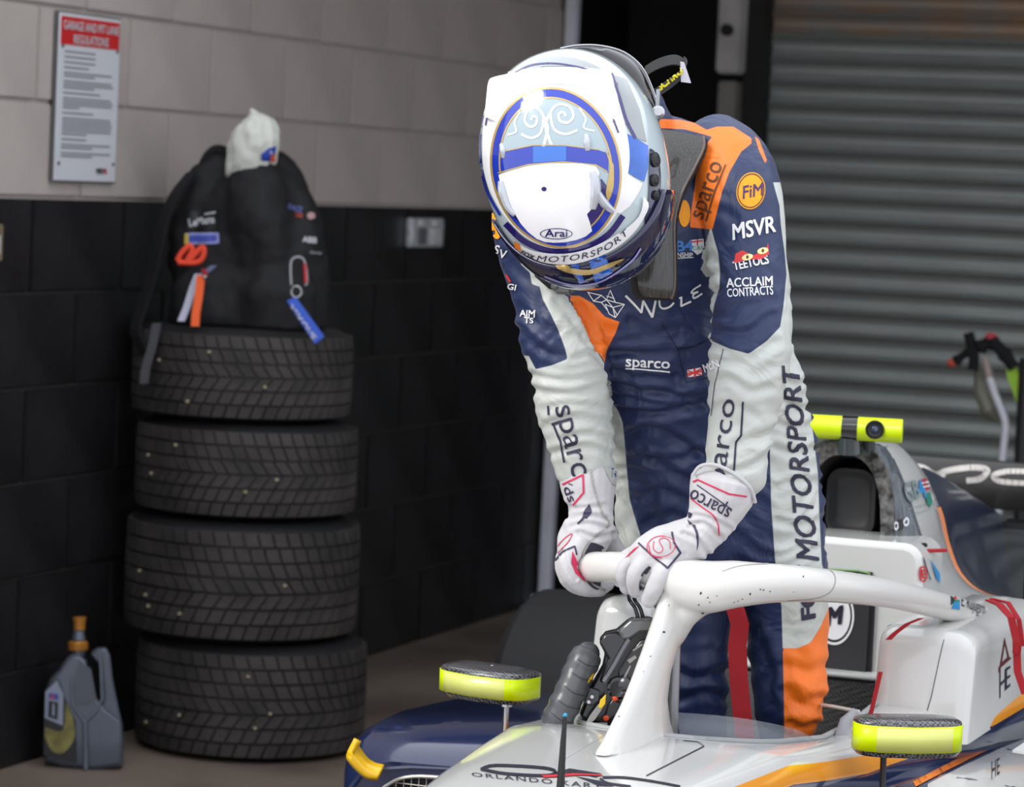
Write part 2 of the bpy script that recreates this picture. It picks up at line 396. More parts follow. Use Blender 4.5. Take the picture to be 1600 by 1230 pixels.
obj('recess_panel', G().prism([P(*p, 6.877) for p in ((118, 1100), (116, 1062), (124, 1034), (132, 1040), (142, 1045), (150, 1090), (140, 1100))], FW*.004), mat('silver_inner', (.08, .09, .11), .4), jug)
g = G().cyl(P(123, 1024, 6.94), P(123, 1014, 6.94), .016); obj('neck', g, silver, jug)
g = G().lathe(P(122, 1016, 6.94), [(.023, 0), (.024, .004), (.024, .018), (.021, .022)], 24, axis=UP); obj('collar', g, gold, jug)
g = G().lathe(P(123, 1000, 6.94), [(.017, 0), (.013, .022)], 20, axis=UP); obj('spout', g, silver, jug)
g = G().lathe(P(124, 984, 6.94), [(.014, 0), (.0135, .014), (.016, .026), (.016, .030), (.006, .031)], 20, axis=UP); obj('cap', g, gold, jug)
LW = mat('label_white', (.22, .25, .32), .4); LG = mat('label_gold', (.17, .15, .04), .35, metal=.2, var=.3, vs=30); LB = mat('label_blue', (.03, .05, .3), .4); LR = mat('label_red', (.4, .02, .03), .4)
def flat(poly, d, th=.0015): return G().prism([P(u, v, d) for u, v in poly], FW*th)
obj('label_panel', flat([(70, 1080), (89, 1060), (94, 1068), (104, 1100), (118, 1128), (120, 1192), (98, 1189), (68, 1180), (69, 1130)], 6.8765), bl, jug)
obj('white_label', flat([(71, 1081), (89, 1063), (99, 1085), (98, 1134), (70, 1122)], 6.875), LW, jug)
obj('gold_label', flat(sp2([(70, 1136), (98, 1142), (103, 1100), (113, 1120), (117, 1150), (108, 1168), (95, 1178), (80, 1172), (70, 1150)], 3), 6.8755), LG, jug)
obj('numeral_block', flat([(76, 1095), (91, 1098), (90, 1125), (75, 1120)], 6.8735), bl, jug)
obj('numeral', flat([(82, 1100), (85, 1100.5), (85, 1119), (81.5, 1118)], 6.872), LW, jug)
obj('emblem', flat([(76, 1083), (91, 1085), (91, 1094), (76, 1091)], 6.874), LB, jug)
obj('emblem_dot', flat(ell(82, 1089, 3, 3, 12), 6.873), LR, jug)
# ================================================================ racing car (nose towards -y)
car = thing('racing_car', 'white and navy single seater racing car with a halo, driver standing in its cockpit', 'racing car', (0, .6, 0))
white = mat('car_white', (.60, .605, .585), .16, coat=.7, var=.02, vs=3)
halow = mat('halo_white', (.66, .65, .62), .3, coat=.3, bump=.12, bs=70, bdist=.002)
navy = mat('car_navy', (.012, .022, .075), .16, coat=.8, var=.15, vs=5)
orange = mat('car_orange', (.80, .20, .01), .25, coat=.4); goldo = mat('car_yellow_orange', (.85, .50, .01), .25, coat=.4)
blk = mat('satin_black', (.012, .012, .013), .42); blkg = mat('gloss_black', (.008, .008, .009), .12, coat=.5)
carb = carbon('carbon_weave', 200, base=(.006, .006, .006), hi=(.03, .03, .03)); carbm = carbon('mirror_carbon', 240, base=(.015, .015, .016), hi=(.12, .12, .13), rough=.25)
fluo = mat('fluorescent_yellow', (.60, .78, .0), .35); pfluo = mat('pale_fluorescent_film', (.64, .67, .18), .25, coat=.3)
redb = mat('red_webbing', (.33, .006, .012), .75, bump=.3, bs=400, bdist=.0008); steel = mat('bright_steel', (.5, .5, .52), .25, metal=.9)
decb = mat('dark_print', (.015, .014, .03), .5); decr = mat('red_print', (.5, .02, .03), .5)
def lerp(tab, y):
    if y <= tab[0][0]: return tab[0][1]
    for (a, va), (b, vb) in zip(tab, tab[1:]):
        if y <= b:
            t = (y-a)/(b-a); t = t*t*(3-2*t) if 0 else t; return va+(vb-va)*t
    return tab[-1][1]
WW = [(-1.6, .085), (-1.2, .11), (-.8, .135), (-.5, .152), (-.3, .172), (-.1, .200), (.1, .222), (.3, .245), (.5, .27), (.7, .325), (.85, .35), (1.3, .36)]
ZT = [(-1.6, .42), (-1.2, .50), (-.8, .56), (-.5, .595), (-.3, .61), (.1, .613), (.22, .600), (.4, .585), (.55, .585), (.7, .60), (1.3, .60)]
XI = [(-1.6, 0), (.12, 0), (.15, .08), (.19, .13), (.25, .165), (.4, .195), (.7, .205), (.95, .19), (.96, 0), (1.3, 0)]
ys = [-1.6, -1.4, -1.2, -1, -.8, -.65, -.5, -.4, -.3, -.2, -.1, 0, .06, .10, .12, .15, .19, .25, .32, .4, .5, .6, .7, .8, .9, .95, .96, 1.1, 1.3]
for sg_ in (1, -1):
    g = G(); rr = []
    for y in ys:
        w_, zt, xi = lerp(WW, y), lerp(ZT, y), lerp(XI, y)
        q = [(xi, zt+.003*(1-xi/.2)), (xi+(w_-xi)*.35, zt+.003), (xi+(w_-xi)*.7, zt), (w_-.012, zt-.004), (w_-.003, zt-.009), (w_+.004, zt-.018), (w_+.010, zt-.030), (w_+.014, zt-.045), (w_+.010, zt-.075), (w_-.01, zt-.12), (w_-.02, zt-.22), (w_-.03, .16), (0, .14)]
        rr.append([Vector((sg_*x, y, z)) for x, z in q])
    g.sheet(rr, [0, 0, 0, 0, 0, 1, 1, 2, 2, 2, 2, 2])
    obj('monocoque_half', g, [white, mat('tub_orange', (.80, .30, .015), .2, coat=.6), navy], car, smooth=50)
# cockpit rim lip and liner
g = G(); rr = []; lip = []
ry = [.12, .135, .15, .17, .19, .22, .25, .32, .4, .5, .6, .7, .8, .9, .95]
pr_ = [(lerp(XI, y), y) for y in ry]; loop = pr_+[(-x, y) for x, y in pr_[::-1]]
for x, y in loop: lip.append(Vector((x, y, lerp(ZT, y)+.004)))
k = len(lip); cen = Vector((0, .55, 0))
def inset(p, f, z): return Vector((p.x*f, .55+(p.y-.55)*f, z))
g = G().loft([lip, [inset(p, 1.01, p.z-.02) for p in lip], [inset(p, .99, .42) for p in lip], [inset(p, .95, .22) for p in lip]], cap=False)
V = [v for v in g.bm.verts][-k:]; g.bm.faces.new(V)
obj('cockpit_liner', g, mat('cockpit_black', (.02, .02, .021), .5), car)
g = G().tube(lip+[lip[0]], .0045, 8); obj('cockpit_rim_trim', g, mat('rim_grey', (.38, .39, .39), .35), car)
# seat shell with carbon weave seen behind the driver's boot
g = G(); g.sheet([[Vector((x, y, z+.3*x*x)) for y, z in ((.45, .28), (.7, .26), (.85, .34), (.92, .50), (.955, .60))] for x in (-.18, -.1, 0, .1, .18)])
obj('seat_shell', g, carb, car)
# shoulder blocks each side of the headrest
def rblock(x0, x1, y0, y1, z0, z1, r=.028, lean=.02):
    g = G(); n = 5; rings = []
    prof = [(y1, z0), (y1, z1-.012)]+[(y0+lean+r*1.6-r*1.6*math.sin(a), z1-r+r*math.cos(a)) for a in [i*math.pi/2/n for i in range(n+1)]]+[(y0+lean*.4, (z0+z1)/2), (y0, z0)]
    for x, kx in ((x0, .0), (x0+.005, .007), (x0+.02, .012), ((x0+x1)/2, .013), (x1-.03, .010), (x1-.01, .002), (x1-.002, -.008), (x1, -.02)):
        cx = .5; rings.append([Vector((x, y+(.012-kx)*.5, z+(kx-.012 if z > z0+.05 else 0))) for y, z in prof])
    g.loft(rings); return g
obj('shoulder_fairing', rblock(.200, .362, .690, 1.32, .55, .733), white, car, smooth=40)
obj('shoulder_fairing', rblock(-.300, -.200, .690, 1.32, .55, .733), white, car, smooth=40)
sb = bvh(*[c for c in car.children if c.name.startswith('shoulder_fairing')])
decal('panel_gap', stroke([(1475, 1000), (1470, 1020), (1455, 1090), (1449, 1110)], 1.2), decb, sb, car)
def rrect_(cx, cz, hw, hh, r, y, n=5):
    o = []
    for sx, sz, a0 in ((1, 1, 0), (-1, 1, 90), (-1, -1, 180), (1, -1, 270)):
        for i in range(n+1):
            a = math.radians(a0+90*i/n); o.append(Vector((cx+sx*(hw-r)+r*math.cos(a), y, cz+sz*(hh-r)+r*math.sin(a))))
    return o
# white bulkhead round the headrest
g = G().loft([rrect_(.01, .69, .18, .145, .035, y) for y in (1.035, 1.20)]); obj('bulkhead', g, white, car, bev=.012)
g = G().box((.0, 1.035, .67), (.22, .03, .22), bev=.008); hpad = obj('headrest_pad', g, mat('headrest_black', (.022, .022, .024), .6, bump=.15), car)
hb = bvh(hpad)
wring = mat('white_print', (.75, .75, .76), .5)
decal('headrest_roundel', ringpoly(ell(1304, 962, 31, 46, 36), ell(1304, 962, 28, 42, 36)), wring, hb, car, .0015)
decal('headrest_roundel', [ell(1304, 962, 25, 38, 36)], wring, hb, car, .001)
decal('headrest_letter', ('M', rowbox(1305, 962, 28, 26, 8)), decb, hb, car, .0025, shear=.3, bold=.05)
g = G().tube([at(1284, 889, y=1.018), at(1340, 892, y=1.018), at(1358, 896, y=1.018), at(1360, 906, y=1.018)], .002, 6); obj('headrest_piping', g, mat('piping_green', (.15, .3, .1), .4), car)
# roll hoop / air intake
def arch(hw, zt, z0, n=16, cx=.012, p=2.6):
    o = [(cx-hw*1.12, z0)]
    for i in range(n+1):
        t = math.pi*(1-i/n); c, s_ = math.cos(t), math.sin(t)
        zz = z0+(zt-z0)*abs(s_)**(2/p) if False else z0+.04+(zt-z0-.04)*abs(s_)**.75; o.append((cx+hw*(abs(c)**.8)*(1 if c > 0 else -1)*(1+.12*(1-(zz-z0)/(zt-z0))), zz))
    o.append((cx+hw*1.12, z0)); return o
def ringat(pts, y, f=0): return [Vector((x, y+f*(z-.82), z)) for x, z in pts]
o1, i1 = arch(.088, 1.000, .812), arch(.066, .975, .812)
hoopm = mat('dusty_black_foam', (.03, .03, .03), .85, var=.5, vs=60, bump=.8, bs=200, bdist=.003, c2=(.17, .165, .16))
g = G(); R_ = [ringat(o1, 1.155), ringat(o1, 1.145), ringat(i1, 1.142), ringat(i1, 1.16)]
g.sheet(R_); obj('intake_edge_foam', g, hoopm, car)
g = G(); g.sheet([ringat(i1, 1.158), ringat(arch(.06, .965, .812), 1.20), ringat(arch(.052, .95, .815), 1.34)])
bk = ringat(arch(.052, .95, .815), 1.34); V = [g.bm.verts.new(p) for p in bk]; g.bm.faces.new(V)
V = [g.bm.verts.new(p) for p in ((-.09, 1.142, .814), (.11, 1.142, .814), (.11, 1.34, .814), (-.09, 1.34, .814))]; g.bm.faces.new(V)
obj('intake_duct', g, mat('intake_black', (.018, .018, .019), .5), car)
g = G()
def rrect(cx, cz, hw, hh, r, y, n=5):
    o = []
    for sx, sz, a0 in ((1, 1, 0), (-1, 1, 90), (-1, -1, 180), (1, -1, 270)):
        for i in range(n+1):
            a = math.radians(a0+90*i/n); o.append(Vector((cx+sx*(hw-r)+r*math.cos(a), y, cz+sz*(hh-r)+r*math.sin(a))))
    return o
g.loft([rrect(.015, .885, .046, .062, .03, 1.21), rrect(.015, .885, .046, .062, .03, 1.185), rrect(.015, .885, .040, .056, .026, 1.183), rrect(.015, .885, .034, .048, .022, 1.20), rrect(.015, .885, .030, .04, .02, 1.205)])
obj('intake_filter', g, mat('filter_rubber', (.03, .03, .031), .6), car)
# carbon hoop side
def cowl_sec(y):
    T = {1.155: [(0, 1.001), (.045, .990), (.082, .95), (.1, .87), (.111, .812), (.13, .76), (.2, .733), (.30, .715), (.37, .65)],
         1.30: [(0, .988), (.040, .978), (.076, .938), (.098, .87), (.115, .81), (.15, .755), (.23, .735), (.33, .70), (.40, .60)],
         1.55: [(0, .945), (.025, .935), (.05, .895), (.075, .82), (.105, .75), (.16, .70), (.25, .68), (.36, .64), (.43, .54)],
         1.85: [(0, .893), (.018, .882), (.035, .84), (.055, .75), (.085, .67), (.15, .60), (.24, .57), (.34, .545), (.42, .46)],
         2.3: [(0, .80), (.014, .788), (.025, .74), (.04, .66), (.06, .58), (.1, .51), (.17, .47), (.25, .44), (.32, .36)],
         2.75: [(0, .70), (.01, .69), (.018, .65), (.028, .58), (.04, .52), (.07, .46), (.12, .42), (.18, .39), (.22, .32)]}
    ks = sorted(T)
    for a, b in zip(ks, ks[1:]):
        if y <= b+1e-6:
            t = max(0, (y-a)/(b-a)); return [(p[0]*(1-t)+q[0]*t, p[1]*(1-t)+q[1]*t) for p, q in zip(T[a], T[b])]
    return T[ks[-1]]
def cowl_ring(y, cx=.012, lo=0, hi=9, off=0):
    h = spline([(x, z, 0) for x, z in cowl_sec(y)], 3); h = [(v.x, v.y) for v in h]
    return [Vector((cx+x+off, y, z+off)) for x, z in h], [Vector((cx-x-off, y, z+off)) for x, z in h]
yy_ = [1.155, 1.22, 1.30, 1.38, 1.46, 1.55, 1.65, 1.75, 1.85, 2.0, 2.15, 2.3, 2.5, 2.75]
A_ = [at(u, v, y=y) for u, v, y in ((1350, 690, 1.17), (1384, 699, 1.19), (1402, 735, 1.20), (1416, 775, 1.20), (1428, 812, 1.20), (1438, 842, 1.20), (1446, 880, 1.20), (1454, 905, 1.20), (1475, 930, 1.20), (1505, 955, 1.20))]
B_ = [at(u, v, y=y) for u, v, y in ((1372, 690, 1.36), (1406, 702, 1.40), (1440, 733, 1.46), (1458, 768, 1.50), (1472, 806, 1.52), (1482, 850, 1.54), (1500, 895, 1.56), (1530, 924, 1.60), (1570, 938, 1.64), (1615, 950, 1.70))]
A_, B_ = spline(A_, 3), spline(B_, 3); top = Vector((.012, 1.17, 1.0)); topB = Vector((.012, 1.36, .985))
C_ = [(p+q)/2+Vector((.010, 0, .007)) for p, q in zip(A_, B_)]
for q in (1, -1):
    mir = (lambda L: L) if q == 1 else (lambda L: [Vector((.024-p.x, p.y, p.z)) for p in L])
    F0 = [Vector((p.x*.97, 1.157, p.z)) for p in A_]; D_ = [p*.25+q_*.75+Vector((.006, 0, .005)) for p, q_ in zip(A_, B_)]
    g = G().sheet([mir([top]+A_), mir([(top+topB)/2]+C_), mir([topB]+D_), mir([topB]+B_), mir([topB]+[Vector((p.x*.9, p.y+.02, p.z-.02)) for p in B_])])
    obj('engine_cover_front', g, white, car, smooth=60)
    obj('orange_edge_trim', G().tube(mir([p+Vector((-.001, .002, -.001)) for p in B_[11:]]), .0035, 8), orange, car)
g = G(); g.sheet([[Vector((.012-(v.x-.012)*k_, v.y, v.z-dz)) for v in cowl_ring(y)[0][:0:-1]]+[Vector((.012+(v.x-.012)*k_, v.y, v.z-dz)) for v in cowl_ring(y)[0]] for y, k_, dz in [(y, .8 if y < 1.7 else 1, .02 if y < 1.7 else 0) for y in yy_ if y > 1.5]]); obj('engine_cover_rear', g, mat('fin_navy', (.012, .02, .05), .3, coat=.4), car, smooth=60)
Lf = spline([at(u, v, y=1.150) for u, v in ((1346, 691), (1370, 728), (1384, 775), (1393, 820), (1402, 864))], 5); Rg = spline([at(u, v, y=1.185) for u, v in ((1382, 698), (1401, 735), (1416, 775), (1428, 812), (1438, 843))], 5)
csm = mat('ribbed_carbon', (.075, .09, .105), .35, coat=.4, var=.4, vs=150, stretch=(1, 1, .04))
hcs = obj('hoop_carbon_side', G().sheet([[a_+Vector((0, .012, 0)), a_, a_.lerp(b_, .5)+Vector((.003, -.004, .001)), b_, b_+Vector((0, .02, 0))] for a_, b_ in zip(Lf, Rg)]), csm, car, smooth=60)
Lm = [Vector((.024-p.x, p.y, p.z)) for p in Lf]; Rm = [Vector((.024-p.x, p.y, p.z)) for p in Rg]
obj('hoop_carbon_side', G().sheet([[a_, a_.lerp(b_, .5)+Vector((-.003, -.004, .001)), b_] for a_, b_ in zip(Lm, Rm)]), csm, car, smooth=60)
q = [at(u, v, y=y) for u, v, y in ((1401, 862, 1.146), (1438, 842, 1.180), (1443, 868, 1.180), (1407, 885, 1.146))]
hbr = obj('hoop_bracket', G().prism(q, (.0, .014, 0)), mat('bracket_grey', (.035, .036, .04), .4), car, bev=.002)
allb = bvh(*[c for c in car.children if c.name.startswith(('engine_cover_front', 'hoop_carbon', 'bulkhead', 'hoop_bracket'))])
for u, v in ((1399, 822), (1414, 816)): decal('bolt_washer', ringpoly(ell(u, v, 4, 7, 16), ell(u, v, 1.8, 3.4, 16)), steel, allb, car, .0045)
decal('bolt_hole', [ell(1406.5, 820, 4.5, 9, 16)], blk, allb, car, .0045)
a = at(1418, 864, y=1.3); b = at(1478, 860, y=1.5)
g = G().tube([at(1410, 862, d=5.55), at(1478, 860, d=5.62)], .0035, 8); obj('red_pull_pin', g, redb, car)
g = G().box(at(1442, 862, d=5.60), (.012, .02, .03), bev=.002); obj('pin_socket', g, blk, car)
# cowl stickers
gbg = mat('sticker_grey', (.20, .26, .27), .5); gbb = mat('sticker_blue', (.02, .25, .55), .4); gbr = mat('sticker_red', (.4, .03, .06), .4); gbn = mat('sticker_green', (.02, .2, .15), .5)
decal('sponsor_lettering', ('GB', [(1409, 757), (1430, 750), (1436, 778), (1417, 786)]), gbg, allb, car, .003, bold=.03)
decal('sponsor_lettering', ('4', [(1429, 750), (1438, 751), (1446, 776), (1437, 780)]), gbb, allb, car, .003, bold=.04)
decal('flag_sticker', [[(1437, 750), (1446, 748), (1451, 765), (1441, 768)]], gbr, allb, car, .003)
decal('flag_sticker', stroke([(1438, 756), (1448, 754)], 2)+stroke([(1440, 762), (1450, 760)], 2), wring, allb, car, .0035)
decal('crest_sticker', [[(1444, 772), (1451, 770), (1455, 785), (1451, 794), (1446, 786)]], gbn, allb, car, .003)
decal('small_print_lines', stroke([(1417, 796), (1448, 788)], 1)+stroke([(1420, 806), (1450, 797)], 1), gbg, allb, car, .003)
decal('extinguisher_sticker', ringpoly(ell(1441, 897, 6, 13, 24), ell(1441, 897, 4.5, 10.5, 24)), decr, allb, car, .003)
decal('extinguisher_letter', ('E', [(1438, 890), (1445, 891), (1445, 904), (1438, 903)]), decr, allb, car, .003, bold=.04)
decal('triangle_sticker', [[(1452, 874), (1466, 896), (1467, 911), (1462, 905)]], gbb, allb, car, .003)
decal('cowl_gap', stroke([(1441, 872), (1446, 890), (1452, 906)], 1.6), decb, allb, car, .003)
# camera bar
cb = thing('x', None, None)
bpy.data.objects.remove(cb)
ax0, ax1 = at(1236, 664, y=1.16), at(1410, 674, y=1.10)
dv = (ax1-ax0)
def capsec(p, t, n=24): return [p+Vector((0, 0, 1))*(.0215*math.sin(2*math.pi*i/n)*t)+Vector((-.2, 1, 0)).normalized()*(.027*math.cos(2*math.pi*i/n)*t) for i in range(n)]
g = G(); g.loft([capsec(ax0, .96), capsec(ax0+dv*.02, 1), capsec(ax0+dv*.47, 1)]); obj('camera_bar', g, fluo, car)
g = G(); g.loft([capsec(ax0+dv*.60, 1), capsec(ax0+dv*.985, 1), capsec(ax1, .97)]); obj('camera_bar', g, fluo, car)
g = G(); g.loft([capsec(ax0+dv*.465, 1.03), capsec(ax0+dv*.605, 1.03)]); obj('camera_bar_clamp', g, blkg, car)
pc = ax0+dv*.535
g = G().tube([pc+Vector((0, 0, -.015)), pc+Vector((0, .005, -.045))], [.019, .022], 16).tube([pc+Vector((.03, .02, -.015)), pc+Vector((.03, .03, -.05))], .012, 12); obj('camera_mast', g, mat('mast_dark', (.05, .06, .065), .2, coat=.4), car)
lp = at(1367, 674, d=5.40); lp = ax0+dv*.757
tw = (CAM-lp).normalized()
g = G().lathe(lp+tw*.028, [(.0165, -.02), (.0165, 0), (.017, .010), (.0145, .014), (.0125, .010), (.007, .009)], 24, axis=tw); lens_ = obj('camera_lens_barrel', g, blk, car)
obj('lens_glass', G().ball(lp+tw*.038, (.007, .007, .0025), R=tw.to_track_quat('Z', 'Y').to_matrix()), mat('lens_glass', (.02, .03, .09), .05, coat=1), lens_)
# ---------------- halo
def zfor(x, y, tab, z=.87):
    for _ in range(12):
        u, v, d = pix((x, y, z)); tv = lerp(tab, u); z += (v-tv)*d/F*.98
    return Vector((x, y, z))
HR = [(880, 893), (960, 886), (1020, 893), (1060, 908), (1100, 918), (1150, 913), (1200, 911), (1300, 915), (1400, 929), (1500, 955), (1560, 975)]
rp = [zfor(x, y, HR) for x, y in ((0, .185), (.05, .188), (.10, .205), (.155, .245), (.20, .31), (.235, .40), (.262, .52), (.278, .66), (.285, .8), (.285, .95), (.284, 1.05), (.283, 1.14))]
lp_ = [Vector((-p.x, p.y, p.z)) for p in rp]
HL = [(800, 892), (880, 890), (930, 885), (1000, 888), (1060, 903)]
lp_ = [zfor(-p.x, p.y, HL) if abs(p.x) < .21 else None for p in rp]; last = [q for q in lp_ if q][-1]
lp_ = [q or Vector((-p.x, p.y, last.z+(p.z-rp[4].z)*.8)) for q, p in zip(lp_, rp)]
path = spline(lp_[::-1]+rp[1:], 5); nP = len(path)
RT_ = [(880, .0240), (1010, .0245), (1040, .028), (1070, .038), (1100, .0415), (1150, .0365), (1200, .031), (1300, .026), (1400, .0235), (1500, .0225), (1600, .022)]
rad = [lerp(RT_, pix(p)[0]) if (p.x > 0 or p.y < .3) else .0245 for p in path]
g = G().tube(path, rad, 20, up=(0, 0, 1)); 
E_ = [((935, 1182), (1068, 1170), .036), ((943, 1166), (1052, 1158), .026), ((957, 1136), (1043, 1128), .020), ((975, 1100), (1039, 1092), .017), ((992, 1060), (1043, 1050), .017), ((1008, 1020), (1054, 1010), .018), ((1022, 985), (1068, 978), .021), ((1033, 955), (1088, 952), .025), ((1040, 925), (1105, 932), .027), ((1050, 905), (1118, 912), .024)]
rings = []
for l, r, t in E_:
    a, b = at(*l, x=0), at(*r, x=0); c = (a+b)/2; h = (b-a)/2
    rings.append([c+h*math.copysign(abs(math.cos(q))**.9, math.cos(q))+Vector((t*math.sin(q), 0, 0)) for q in [2*math.pi*i/20 for i in range(20)]])
g.loft(rings)
g.tube([at(1052, 1000, x=0), at(1066, 965, y=.20), at(1083, 942, y=.195), at(1110, 928, y=.20), at(1150, 917, y=.215)], [.016, .022, .027, .028, .024], 16)
# low wings where the pillar flares onto the chassis
halo = obj('halo', g, halow, car, smooth=60)
rm = halo.modifiers.new('fuse', 'REMESH'); rm.mode = 'VOXEL'; rm.voxel_size = .004; rm.use_smooth_shade = True
sm = halo.modifiers.new('smooth', 'SMOOTH'); sm.iterations = 10; sm.factor = .6
for sx in (1, -1):
    p = rp[-1].copy(); p.x *= sx
    obj('halo_mount', G().box((p.x, p.y-.045, p.z-.034), (.034, .085, .022), bev=.004).box((p.x, p.y+.012, p.z-.016), (.048, .03, .060), bev=.006), mat('mount_cream', (.62, .6, .5), .4), car)
hbv = bvh(halo)
fair = sp2([(1128, 893), (1160, 884), (1220, 881), (1270, 884), (1298, 892), (1305, 908), (1296, 926), (1270, 936), (1230, 939)], 5)
decal('halo_fairing_edge', stroke(fair, 1.3), mat('seam_grey', (.42, .41, .39), .5), hbv, halo)
fl = [(1487, 927), (1498, 929), (1498, 951), (1486, 947)]
decal('flag_sticker', [[(1485, 925), (1499, 928), (1499, 936), (1491, 937)]], decr, hbv, halo, .001, 3)
decal('flag_sticker', [[(1486, 951), (1499, 953), (1499, 942), (1491, 940)]], gbb, hbv, halo, .001, 3)
decal('flag_sticker', [[(1485, 931), (1492, 938), (1499, 938), (1499, 941), (1492, 941), (1485, 946)]], gbn, hbv, halo, .0013, 3)
decal('flag_sticker', [[(1485, 932), (1491, 938.5), (1485, 945)]], decb, hbv, halo, .0016, 3)
decal('name_lettering', ('E. Rujugiro', [(1502, 930), (1539, 942), (1538, 968), (1501, 952)]), decb, hbv, halo, .0015, 2)
random.seed(5)
chips = []
for u, v, s_ in [(1095, 1000-73, 3), (1106, 934, 2), (1109, 941, 1.5), (1120, 931, 1.5), (1092, 945, 2), (1098, 958, 2.5), (1037, 988, 3), (1172, 928, 2.5), (1188, 921, 2), (1193, 922, 2), (1203, 924, 1.6), (1147, 941, 1.5), (1153, 939, 1.5), (1160, 936, 1.5), (1255, 901, 2), (1045, 946, 1.5), (1016, 1026, 1.6), (967, 1120, 1.8), (1005, 1050, 1.2), (1240, 925, 1.2)]:
    chips.append(ell(u, v, s_*.8, s_*.5, 6, rot=random.uniform(0, 180)))
tag(decal('stone_chips', chips, decb, hbv, halo, .0008), kind='stuff')
# ---------------- steady rod, screen, belt and cockpit bits
g = G().cyl(at(1056, 985, d=4.95), at(1051, 1146, d=4.95), .0085, 14); obj('steering_column_rod', g, mat('rod_grey', (.3, .3, .31), .3, metal=.5), car)
g = G(); sc = [at(*p, z=z) for p, z in ()]
base = [(.045, .135), (.10, .15), (.145, .175), (.18, .215), (.2, .27), (.205, .33)]; hh = [.035, .036, .034, .028, .018, .004]
bz = lambda y: lerp(ZT, y)+.004
for sx in (1,):
    b0 = [Vector((sx*x, y, bz(y))) for x, y in base]; t0 = [p+Vector((-.012*sx, .012, h)) for p, h in zip(b0, hh)]
    b0 = spline(b0, 4); t0 = spline(t0, 4)
    g = G().sheet([b0, t0]); o = obj('windscreen', g, mat('smoky_clear_plastic', (.3, .33, .37), .08, alpha=.2, spec=.6), car); so_ = o.modifiers.new('s', 'SOLIDIFY'); so_.thickness = .002
g = G().ribbon([at(*p, d=d) for p, d in (((1140, 905), 5.06), ((1147, 945), 5.05), ((1156, 976), 5.05), ((1152, 1010), 5.05), ((1154, 1060), 5.05), ((1159, 1110), 5.05), ((1165, 1155), 5.05), ((1170, 1230), 5.07))], RT, .030, .003)
obj('harness_strap', g, redb, car)
for pts, w_ in (([(1440, 966), (1418, 975), (1398, 990), (1388, 1000)], .010), ([(1376, 1050), (1370, 1075), (1362, 1110), (1352, 1140)], .007)):
    obj('harness_strap', G().ribbon([at(*p, d=5.15 if pts[0][0] > 1400 else 4.98) for p in pts], RT, w_, .003), redb, car)
obj('harness_strap', G().ribbon([at(*p, d=d) for p, d in (((1545, 938), 5.32), ((1562, 945), 5.28), ((1580, 965), 5.26), ((1588, 1000), 5.26), ((1590, 1050), 5.25), ((1602, 1085), 5.25))], RT, .013, .003), redb, car)
obj('harness_strap', G().ribbon([at(*p, d=d) for p, d in (((1550, 936), 5.33), ((1575, 942), 5.29), ((1592, 968), 5.27), ((1598, 1010), 5.27))], RT, .008, .003), redb, car)
obj('harness_buckle', G().box(at(1589, 1014, d=5.24), (.014, .01, .022), bev=.003), redb, car)
obj('cockpit_side_tube', G().tube([at(1256, 1098, d=5.15), at(1300, 1104, d=5.1), at(1342, 1112, d=5.05)], .003, 8), white, car)
obj('cockpit_padding', G().tube([at(*p, d=5.0) for p in ((1338, 1110), (1322, 1128), (1316, 1146), (1330, 1160))], [.006, .011, .013, .01], 12), mat('padding_grey', (.4, .4, .42), .4), car)
# shoulder fairing emblem
obj_ = None
sfb = bvh(*[c for c in car.children if c.name.startswith('shoulder_fairing')])
darkred = mat('emblem_dark_red', (.10, .008, .015), .5)
decal('arrow_emblem', ringpoly(sp2([(1569, 996), (1577, 1030), (1561, 1044)], 1)+[], sp2([(1569.5, 1006), (1573.5, 1027), (1565, 1035)], 1)), darkred, sfb, car, .001)
decal('arrow_emblem', stroke([(1578, 1028), (1561, 1043), (1561, 1050)], 3), darkred, sfb, car, .0012)
decal('emblem_letter', ('H', [(1561, 1050), (1571, 1045), (1571, 1078), (1561, 1092)]), decb, sfb, car, .001, bold=-.01)
decal('emblem_letter', ('E', [(1571, 1044), (1578, 1040), (1578, 1072), (1571, 1078)]), decb, sfb, car, .001)
